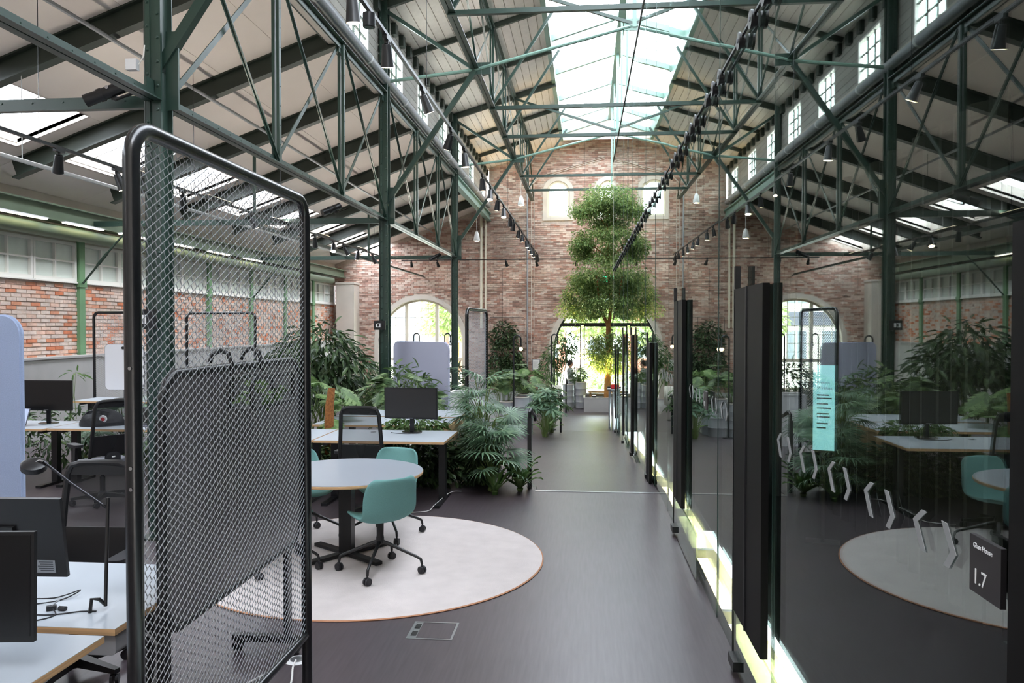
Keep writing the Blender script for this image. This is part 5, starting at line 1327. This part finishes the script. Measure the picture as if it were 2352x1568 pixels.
leafy('monstera', 'large pale green monstera behind the monitor desk, climbing a coir pole', (-3.8, 10.3, .0), 'monstera', 'leaf_fern', 44, .29, .8, 1.4, mg, RP, low=.35)
leafy('monstera', 'glossy monstera right of the coir pole under the column', (-3.0, 12.1, .0), 'monstera', 'leaf_mid', 40, .28, .7, 1.35, mg, RP, low=.3)
leafy('monstera', 'split-leaf plant behind the standing mesh screen, below the trellis', (-2.2, 20.9, zr(20.9)), 'monstera', 'leaf_mid', 46, .34, .9, 1.9, mg, RP, low=.35)
leafy('monstera', 'split-leaf plant in the white planter by the hooked lamp', (-1.7, 21.9, -.4), 'monstera', 'leaf_fern', 26, .33, .7, 1.35, mg, RP, low=.3)
P = thing('coir_pole', 'brown coir moss pole rising behind the monitor desk', 'plant pole', (-3.22, 9.55, 0))
MB().tube([(0, 0, 0), (0, .0, .7), (.01, 0, 1.0), (.03, .02, 1.22)], [.06, .06, .055, .045], 12).build('coir', 'moss', P, True)
pg = 'fan palms'
def palm(label, loc, n, size, spread, height, trunk=.5):
    P = thing('fan_palm', label, 'palm', loc, 0, pg); st = MB()
    for k in range(n):
        a = k * 2.39996 + RP.uniform(-.3, .3); e = RP.uniform(.0, 1.0); z = trunk + (height - trunk) * e; rr = spread * (1 - .75 * e ** 1.5) * RP.uniform(.7, 1)
        tip = Vector((rr * math.cos(a), rr * math.sin(a), z))
        st.tube([(0, 0, trunk * .6 + .15 * e), (tip.x * .5, tip.y * .5, (trunk + z) * .55 + .05), tuple(tip)], [.008, .006, .005], 5)
        d = Vector((math.cos(a), math.sin(a), .75 * e - .35)); o = put('frond', leaf('fan', 'leaf_palm'), P)
        o.matrix_local = Matrix.Translation(tip) @ orient(d, RP.uniform(-.5, .5)).to_4x4() @ Matrix.Scale(size * RP.uniform(.8, 1.15), 4)
    st.tube([(0, 0, 0), (.02, 0, trunk * .5), (0, .01, trunk)], [.05, .045, .03], 8); st.build('stems', 'stem', P)
palm('tall fan palm beside the monitor desk', (-1.30, 9.75, 0), 26, .32, .42, 1.40, .55)
palm('low fan palm filling the corner by the ramp', (-1.15, 9.40, 0), 24, .31, .38, .80, .15)
palm('fan palm leaning over the back desks', (-1.45, 10.6, 0), 14, .32, .4, .95, .4)
palm('small fan palm beneath the side wall desks', (-6.4, 10.3, 0), 14, .40, .55, .95, .3)
def fern(label, loc, n, size):
    P = thing('nest_fern', label, 'fern', loc, 0, 'nest ferns')
    for k in range(n):
        a = k * 2.39996; e = RP.uniform(.1, .9); d = Vector((math.cos(a), math.sin(a), e))
        o = put('frond', leaf('strap', 'leaf_fern'), P); o.matrix_local = Matrix.Translation((.02 * math.cos(a), .02 * math.sin(a), .05)) @ orient(d, RP.uniform(-.3, .3)).to_4x4() @ Matrix.Scale(size * RP.uniform(.7, 1.15), 4)
    MB().lathe([(.03, 0), (.04, .04), (.02, .06)], n=12).build('crown_base', 'leaf_fern', P, True)
fern('bright nest fern at the foot of the handrail', (-.80, 9.40, 0), 22, .44); fern('nest fern spilling under the fan palms', (-1.08, 9.18, 0), 14, .36); fern('nest fern beside the drums', (-1.05, 20.2, zr(20.2)), 14, .5)
def shrub(name, label, loc, blobs, n, size, tpl, m, group, down=.3, cat='shrub', stem=None, shell=.45, trunks=5, tr=.018):
    P = thing(name, label, cat, loc, 0, group)
    tag(foliage(blobs, n, size, tpl, RP, down, shell).build('foliage', m, P), kind='stuff')
    st = MB()
    for k in range(trunks):
        c, rad, w = blobs[k % len(blobs)]
        e = Vector(c) + Vector((RP.uniform(-.5, .5) * rad[0], RP.uniform(-.5, .5) * rad[1], RP.uniform(-.2, .5) * rad[2]))
        st.tube([(RP.uniform(-.05, .05), RP.uniform(-.05, .05), 0), (e.x * .4, e.y * .4, e.z * .5), tuple(e)], [tr, tr * .8, tr * .4], 6)
    st.build('branches', stem or 'stem', P)
    return P
sg = 'leafy indoor shrubs'
shrub('tall_shrub', 'tall dark shrub with drooping lance leaves before the side windows', (-5.05, 14.5, 0), [((0, 0, 1.55), (.75, .6, .55), 1.0), ((-.1, 0, .95), (.85, .65, .5), 1.0), ((.5, .1, 1.2), (.5, .5, .45), .5), ((-.55, .1, 1.35), (.45, .5, .4), .5)], 1500, .25, LANCE, 'leaf_dark', sg, .55)
shrub('low_shrub', 'low glossy shrub under the monitor desk', (-2.25, 9.52, 0), [((0, 0, .34), (.80, .16, .34), 1)], 2600, .11, SMALL, 'leaf_dark', sg)
shrub('low_shrub', 'dark low shrub under the back desks', (-3.5, 9.5, 0), [((0, 0, .3), (.5, .15, .3), 1)], 1200, .11, SMALL, 'leaf_mid', sg)
shrub('low_shrub', 'low shrub between the palms and the back desks', (-1.38, 9.9, 0), [((0, 0, .36), (.24, .5, .38), 1)], 1900, .12, LANCE, 'leaf_dark', sg)
shrub('low_shrub', 'dark greenery beneath the laptop desk', (-6.8, 10.4, 0), [((-.6, 0, .4), (1.2, .35, .45), 1), ((1.0, 0, .35), (.8, .35, .4), .8)], 1300, .15, LANCE, 'leaf_dark', sg)
shrub('low_shrub', 'bright shrub behind the dark board by the parapet', (-5.6, 12.3, 0), [((0, 0, .9), (1.1, .4, .42), 1), ((0, 0, .4), (1.1, .4, .4), .8)], 1500, .13, LANCE, 'leaf_mid', sg)
shrub('low_shrub', 'low green tuft beneath the grey monitor', (-2.1, 9.45, .62), [((0, 0, .18), (.42, .10, .12), 1)], 420, .08, SMALL, 'leaf_fern', sg)
shrub('umbrella_plant', 'loose leafy plant hiding the base of the middle column', (-3.4, 14.3, zr(14.3)), [((0, 0, 1.0), (.7, .5, .6), 1)], 900, .2, LANCE, 'leaf_mid', sg)
leafy('umbrella_plant', 'umbrella plant with pale drooping leaflets beside the drums', (-1.02, 19.2, zr(19.2)), 'umbrella', 'leaf_palm', 40, .24, .42, 1.3, 'umbrella plants', RP, low=.15, up=.9)
leafy('umbrella_plant', 'umbrella plant reaching over the handrail post', (-.95, 20.9, zr(20.9)), 'umbrella', 'leaf_mid', 34, .24, .42, 1.4, 'umbrella plants', RP, low=.2, up=.9)
shrub('climbing_plant', 'dark climbing plant on the wire trellis of the gable', (-3.25, 31.52, -.9), [((-.1, 0, 2.55), (.55, .16, .55), 1), ((0, 0, 1.8), (.72, .2, .75), 1.2), ((.35, 0, 1.2), (.5, .2, .6), .7), ((-.35, 0, 1.0), (.5, .2, .7), .7)], 1900, .17, SMALL, 'leaf_dark', sg, .4)
shrub('climbing_plant', 'second dark climber low on the gable by the entrance arch', (-2.75, 31.52, -.9), [((0, 0, .9), (.35, .2, .7), 1)], 700, .16, SMALL, 'leaf_dark', sg, .4)
shrub('door_shrub', 'airy shrub beside the entrance arch above the seated person', (-1.05, 29.9, -.95), [((0, 0, 1.9), (.55, .4, .5), 1), ((-.35, 0, 1.4), (.4, .35, .6), .8), ((.3, 0, 2.3), (.4, .35, .4), .6)], 900, .2, LANCE, 'leaf_mid', sg, .5)
shrub('door_shrub', 'small shrub in the drum nearest the tree', (-.3, 28.2, 0.0), [((0, 0, .25), (.3, .25, .28), 1)], 420, .13, LANCE, 'leaf_mid', sg)
shrub('door_shrub', 'dark shrub beneath the arched window behind the felt panel', (-4.9, 26, -.95), [((0, 0, .9), (1.3, .5, .9), 1)], 1300, .22, LANCE, 'leaf_dark', sg)
shrub('door_shrub', 'shrub beneath the arched window near the corner pier', (-7.6, 27, -.95), [((0, 0, .8), (1.2, .5, .8), 1)], 1000, .22, LANCE, 'leaf_mid', sg)
shrub('seedling', 'tiny bright green sprig behind the wide monitor', (-6.9, 9.95, .74), [((0, 0, .62), (.13, .06, .03), 1)], 9, .15, LANCE, 'leaf_fern', sg, .0, trunks=2, tr=.004)
shrub('tray_greens', 'green leaves lying in the hanging wire tray', (-1.64, 3.84, 1.615), [((0, 0, .04), (.05, .22, .05), 1)], 60, .07, SMALL, 'leaf_fern', sg, .0, trunks=1, tr=.002)

# the cloud-pruned tree ------------------------------------------------------------------------
T = thing('indoor_tree', 'tall cloud-pruned tree with tiered crowns growing before the entrance', 'tree', (.72, 27.6, -.52))
tk = MB()
tk.tube([(0, 0, 0), (.01, 0, 1.0), (.02, .02, 2.0), (.03, 0, 2.6)], [.13, .10, .09, .08], 12)
def br(pts, r0, r1): tk.tube(pts, [r0 + (r1 - r0) * i / (len(pts) - 1) for i in range(len(pts))], 8)
br([(.03, 0, 2.5), (-.25, .05, 3.1), (-.6, .1, 3.7), (-.95, .1, 4.05)], .065, .02); br([(.03, 0, 2.5), (.12, -.05, 3.2), (.05, -.1, 4.2), (0, 0, 5.2), (-.05, 0, 6.6)], .07, .02)
br([(.1, -.05, 3.1), (.6, .1, 3.7), (1.05, .1, 4.1)], .05, .02); br([(-.3, .05, 3.2), (-.35, -.5, 3.8), (-.4, -.8, 4.2)], .04, .015); br([(.1, 0, 3.1), (.3, .6, 3.9)], .04, .015)
br([(.02, 0, 1.6), (-.4, 0, 2.0), (-.6, 0, 2.2)], .03, .012); br([(.02, 0, 1.5), (.35, .1, 1.9), (.55, .1, 2.1)], .03, .012)
br([(0, 0, 4.9), (-.5, 0, 5.3), (-.8, 0, 5.5)], .035, .012); br([(0, 0, 4.9), (.5, 0, 5.3), (.8, 0, 5.5)], .035, .012); br([(0, 0, 5.9), (-.4, .1, 6.5)], .025, .01); br([(0, 0, 5.9), (.4, .1, 6.5)], .025, .01)
tk.build('trunk', 'bark', T, True)
tiers = [([((0, 0, 1.85), (.85, .75, .6), 1.0), ((0, 0, 1.2), (.75, .65, .5), .6)], 7500),
         ([((0, 0, 4.25), (1.6, 1.4, .75), 2.2), ((-1.0, 0, 3.4), (.75, .75, .85), 1.1), ((1.0, 0, 3.4), (.75, .75, .85), 1.1), ((0, -.4, 3.2), (.9, .7, .6), .8)], 21000),
         ([((0, 0, 5.45), (1.35, 1.15, .62), 1.4), ((-.85, 0, 5.15), (.6, .5, .5), .6), ((.85, 0, 5.15), (.6, .5, .5), .6)], 12000),
         ([((0, 0, 6.95), (1.1, .95, .6), 1.1), ((-.5, 0, 6.4), (.85, .8, .65), .9), ((.5, 0, 6.4), (.85, .8, .65), .9)], 13000)]
def ragged(blobs, k=18):
    out = []
    for c, rad, w in blobs:
        for _ in range(k):
            v = Vector((RP.gauss(0, 1), RP.gauss(0, 1), RP.gauss(0, 1))).normalized() * RP.uniform(.45, .85); f_ = RP.uniform(.3, .55)
            out.append(((c[0] + v.x * rad[0], c[1] + v.y * rad[1], c[2] + v.z * rad[2]), (rad[0] * f_, rad[1] * f_, rad[2] * f_ * .9), w * f_ * f_))
    return out
for bl_, n in tiers: tag(foliage(ragged(bl_), n, .095, SMALL, RP, .5, .15).build('crown', 'leaf_tree', T), kind='stuff')
for i, (x, y) in enumerate(((.25, 27.3), (1.25, 27.3), (.75, 28.1))):
    U = thing('tree_uplight', 'small warm uplight in the tree planter, %s from the drums' % ORD[i], 'lamp', (x, y, -.55), 0, 'uplights below the tree')
    MB().lathe([(.06, 0), (.06, .12), (.05, .13)], n=16).build('body', 'black', U, True); MB().lathe([(.045, .131), (.045, .133)], n=14).build('lens', 'lamp_warm', U)
    ld = bpy.data.lights.new('uplight_beam', 'SPOT'); ld.energy = 600; ld.color = (1, .72, .30); ld.spot_size = 1.3; ld.spot_blend = .6; ld.shadow_soft_size = .05
    lo = bpy.data.objects.new('uplight_beam', ld); COL.objects.link(lo); lo.parent = U; lo.location = (0, 0, .15); lo.rotation_euler = (PI - .1, 0, 0)

# ------------------------------------------------------------------ the seated person
def person(label, loc, rotz):
    P = thing('person', label, 'person', loc, rotz)
    V = [(0, 0, .78), (0, -.01, .95), (0, -.01, 1.12), (0, -.01, 1.26), (0, .0, 1.36), (.10, 0, .76), (.12, .40, .74), (.12, .42, .38), (.12, .40, .08), (.12, .50, .04), (-.10, 0, .76), (-.12, .40, .74), (-.12, .42, .38), (-.12, .40, .08), (-.12, .50, .04),
         (.17, -.01, 1.24), (.23, .02, 1.0), (.17, .26, .93), (.13, .34, .94), (-.17, -.01, 1.24), (-.23, .02, 1.0), (-.17, .26, .93), (-.13, .34, .94)]
    E = [(0, 1), (1, 2), (2, 3), (3, 4), (0, 5), (5, 6), (6, 7), (7, 8), (8, 9), (0, 10), (10, 11), (11, 12), (12, 13), (13, 14), (3, 15), (15, 16), (16, 17), (17, 18), (3, 19), (19, 20), (20, 21), (21, 22)]
    Rr = [(.15, .11), (.14, .10), (.16, .105), (.13, .08), (.055, .055), (.09, .09), (.075, .075), (.055, .055), (.04, .04), (.035, .03), (.09, .09), (.075, .075), (.055, .055), (.04, .04), (.035, .03),
          (.06, .06), (.045, .045), (.035, .035), (.03, .02), (.06, .06), (.045, .045), (.035, .035), (.03, .02)]
    me = bpy.data.meshes.new('body'); me.from_pydata(V, E, []); me.materials.append(M['shirt'])
    o = put('body', me, P); sk = o.modifiers.new('skin', 'SKIN'); 
    if not me.skin_vertices: bpy.context.view_layer.update()
    for i, sv in enumerate(me.skin_vertices[0].data): sv.radius = Rr[i]; sv.use_root = (i == 0)
    sb = o.modifiers.new('sub', 'SUBSURF'); sb.levels = 1; sb.render_levels = 2
    H = MB().ball((0, .01, 1.50), .105, 16, 12, (.82, .98, 1.15)).ball((0, .115, 1.49), .02, 8, 6, (.7, 1, 1.2)).ball((.085, .0, 1.49), .025, 8, 6, (.4, .8, 1.2)).ball((-.085, .0, 1.49), .025, 8, 6, (.4, .8, 1.2)).cyl((0, 0, 1.32), (0, .0, 1.44), .05, 12)
    H.build('head', 'skin', P, True)
    MB().ball((0, -.012, 1.53), .112, 16, 10, (.86, .98, 1.08)).build('hair', 'hair', P, True)
    for s in (-1, 1):
        MB().ball((s * .035, .10, 1.515), .012, 8, 6).build('eye', 'hair', P)
        h = MB().ball((s * .12, .37, .945), .035, 10, 6, (.8, 1.2, .45))
        for k in range(4): h.tube([(s * .12 + (k - 1.5) * .017, .40, .95), (s * .12 + (k - 1.5) * .018, .44 + .006 * (k in (1, 2)), .945), (s * .12 + (k - 1.5) * .018, .465 + .008 * (k in (1, 2)), .93)], .008, 6)
        h.tube([(s * .12 - s * .03, .37, .95), (s * .12 - s * .05, .40, .95), (s * .12 - s * .05, .42, .945)], .009, 6); h.build('hand', 'skin', P, True)
    MB().tube([(.10, .03, .77), (.12, .40, .745), (.12, .42, .40), (.12, .40, .10)], [.10, .085, .066, .055], 10).tube([(-.10, .03, .77), (-.12, .40, .745), (-.12, .42, .40), (-.12, .40, .10)], [.10, .085, .066, .055], 10).build('trousers', 'trousers', P, True)
    for s in (-1, 1): MB().prism(rrect(s * .12 - .05, s * .12 + .05, .34, .60, .045), lambda a, b, t: (a, b, t), 0, .075).build('shoe', 'black', P)
    return P
person('person with short dark hair in a grey shirt sitting behind the drums', (-.62, 29.6, -.93), -1.2)
St = thing('bar_stool', 'tall stool under the seated person', 'stool', (-.60, 29.58, -.95), -1.2)
MB().lathe([(.17, .62), (.18, .64), (.17, .665)], n=20).build('seat', 'wood', St, True)
for k in range(4): a = PI / 4 + PI / 2 * k; MB().tube([(.12 * math.cos(a), .12 * math.sin(a), .63), (.22 * math.cos(a), .22 * math.sin(a), 0)], .012, 6).build('leg', 'black', St)
for i, (x, y, lb) in enumerate(((-1.15, 24.8, 'pale swivel chair by the gable plants'),)):
    C = thing('lounge_chair', lb, 'chair', (x, y, -.95), .6)
    MB().lathe([(.24, .42), (.30, .48), (.28, .52)], n=20).build('seat', 'drum_cream', C, True)
    q = MB()
    for k in range(10):
        a0 = PI + PI * k / 10; a1 = PI + PI * (k + 1) / 10; h0 = .95 + .15 * math.sin(PI * k / 10); h1 = .95 + .15 * math.sin(PI * (k + 1) / 10)
        q.add([(.28 * math.cos(a0), .26 * math.sin(a0), .48), (.28 * math.cos(a1), .26 * math.sin(a1), .48), (.3 * math.cos(a1), .3 * math.sin(a1), h1), (.3 * math.cos(a0), .3 * math.sin(a0), h0)], [(0, 1, 2, 3)])
    o = q.build('backrest', 'drum_cream', C, True); so = o.modifiers.new('t', 'SOLIDIFY'); so.thickness = .05
    MB().cyl((0, 0, .03), (0, 0, .42), .025, 10).lathe([(.25, 0), (.25, .02), (.05, .04)], n=20).build('base', 'black', C, True)

# ------------------------------------------------------------------ outside
tag(MB().box(-60, 60, YF + .5, 110, -1.2, -.98).build('street', 'paving'), 'pale street paving outside the arched openings', 'street', kind='structure')
def building(label, x0, x1, y, h, m, cols, floors, sign=None):
    B_ = thing('building', label, 'building', ((x0 + x1) / 2, y, -.98)); w = x1 - x0
    MB().box(-w / 2, w / 2, 0, 8, 0, h).box(-w / 2 - .1, w / 2 + .1, -.15, 8, h, h + .3).build('wall', m, B_)
    for f_ in range(floors):
        for c in range(cols):
            xx = -w / 2 + (c + .5) * w / cols; zz = 1.0 + f_ * 3.2; hw = w / cols * .28
            W = MB().box(xx - hw - .08, xx + hw + .08, -.06, .02, zz - .08, zz + 1.78).build('window', 'white_frame', B_); MB().box(xx - hw, xx - .04, -.08, -.05, zz, zz + 1.7).build('pane', 'facade_window', W); MB().box(xx + .04, xx + hw, -.08, -.05, zz, zz + 1.7).build('pane', 'facade_window', W)
    if sign: MB().box(-w / 2 + .5, w / 2 - .5, -.12, 0, 3.0, 3.75).build('shop_sign', 'facade_sign', B_)
    return B_
building('pale building across the street seen through the arched window', -18.5, -9.2, 44, 9, 'facade', 5, 2, True)
building('red building farther along the street', -8.6, -1.5, 50, 8, 'facade_red', 4, 2)
building('pale building behind the street trees beyond the entrance', -.5, 12, 54, 10, 'facade', 5, 3)
og = 'street trees'
def street_tree(label, x, y, h, r, n):
    T_ = thing('street_tree', label, 'tree', (x, y, -.98), 0, og)
    tag(foliage([((0, 0, h), (r, r, r * .8), 1), ((r * .5, 0, h - r * .5), (r * .7, r * .7, r * .6), .6), ((-r * .5, 0, h - r * .4), (r * .7, r * .7, r * .6), .6)], n, .34, SMALL, RP, .3, .4).build('crown', 'leaf_out', T_), kind='stuff')
    MB().tube([(0, 0, 0), (.05, 0, h * .5), (0, 0, h)], [.16, .13, .06], 8).build('trunk', 'bark', T_, True)
street_tree('street tree at the edge of the pale building', -6.9, 41, 4.0, 1.6, 2600); street_tree('street tree left of the entrance arch', -3.4, 42, 3.8, 1.9, 3000)
street_tree('street tree behind the indoor tree', 1.2, 44, 4.2, 2.0, 3200); street_tree('street tree right of the entrance arch', 6.0, 42, 3.6, 2.0, 2600)
for i, x in enumerate((-2.4, 0.6, 3.6)):
    shrub('street_bush', 'low bush outside the entrance doors, %s from the pale building' % ORD[i], (x, 37.5, -.98), [((0, 0, .6), (1.2, .6, .7), 1)], 800, .2, SMALL, 'leaf_out', 'bushes outside the entrance')
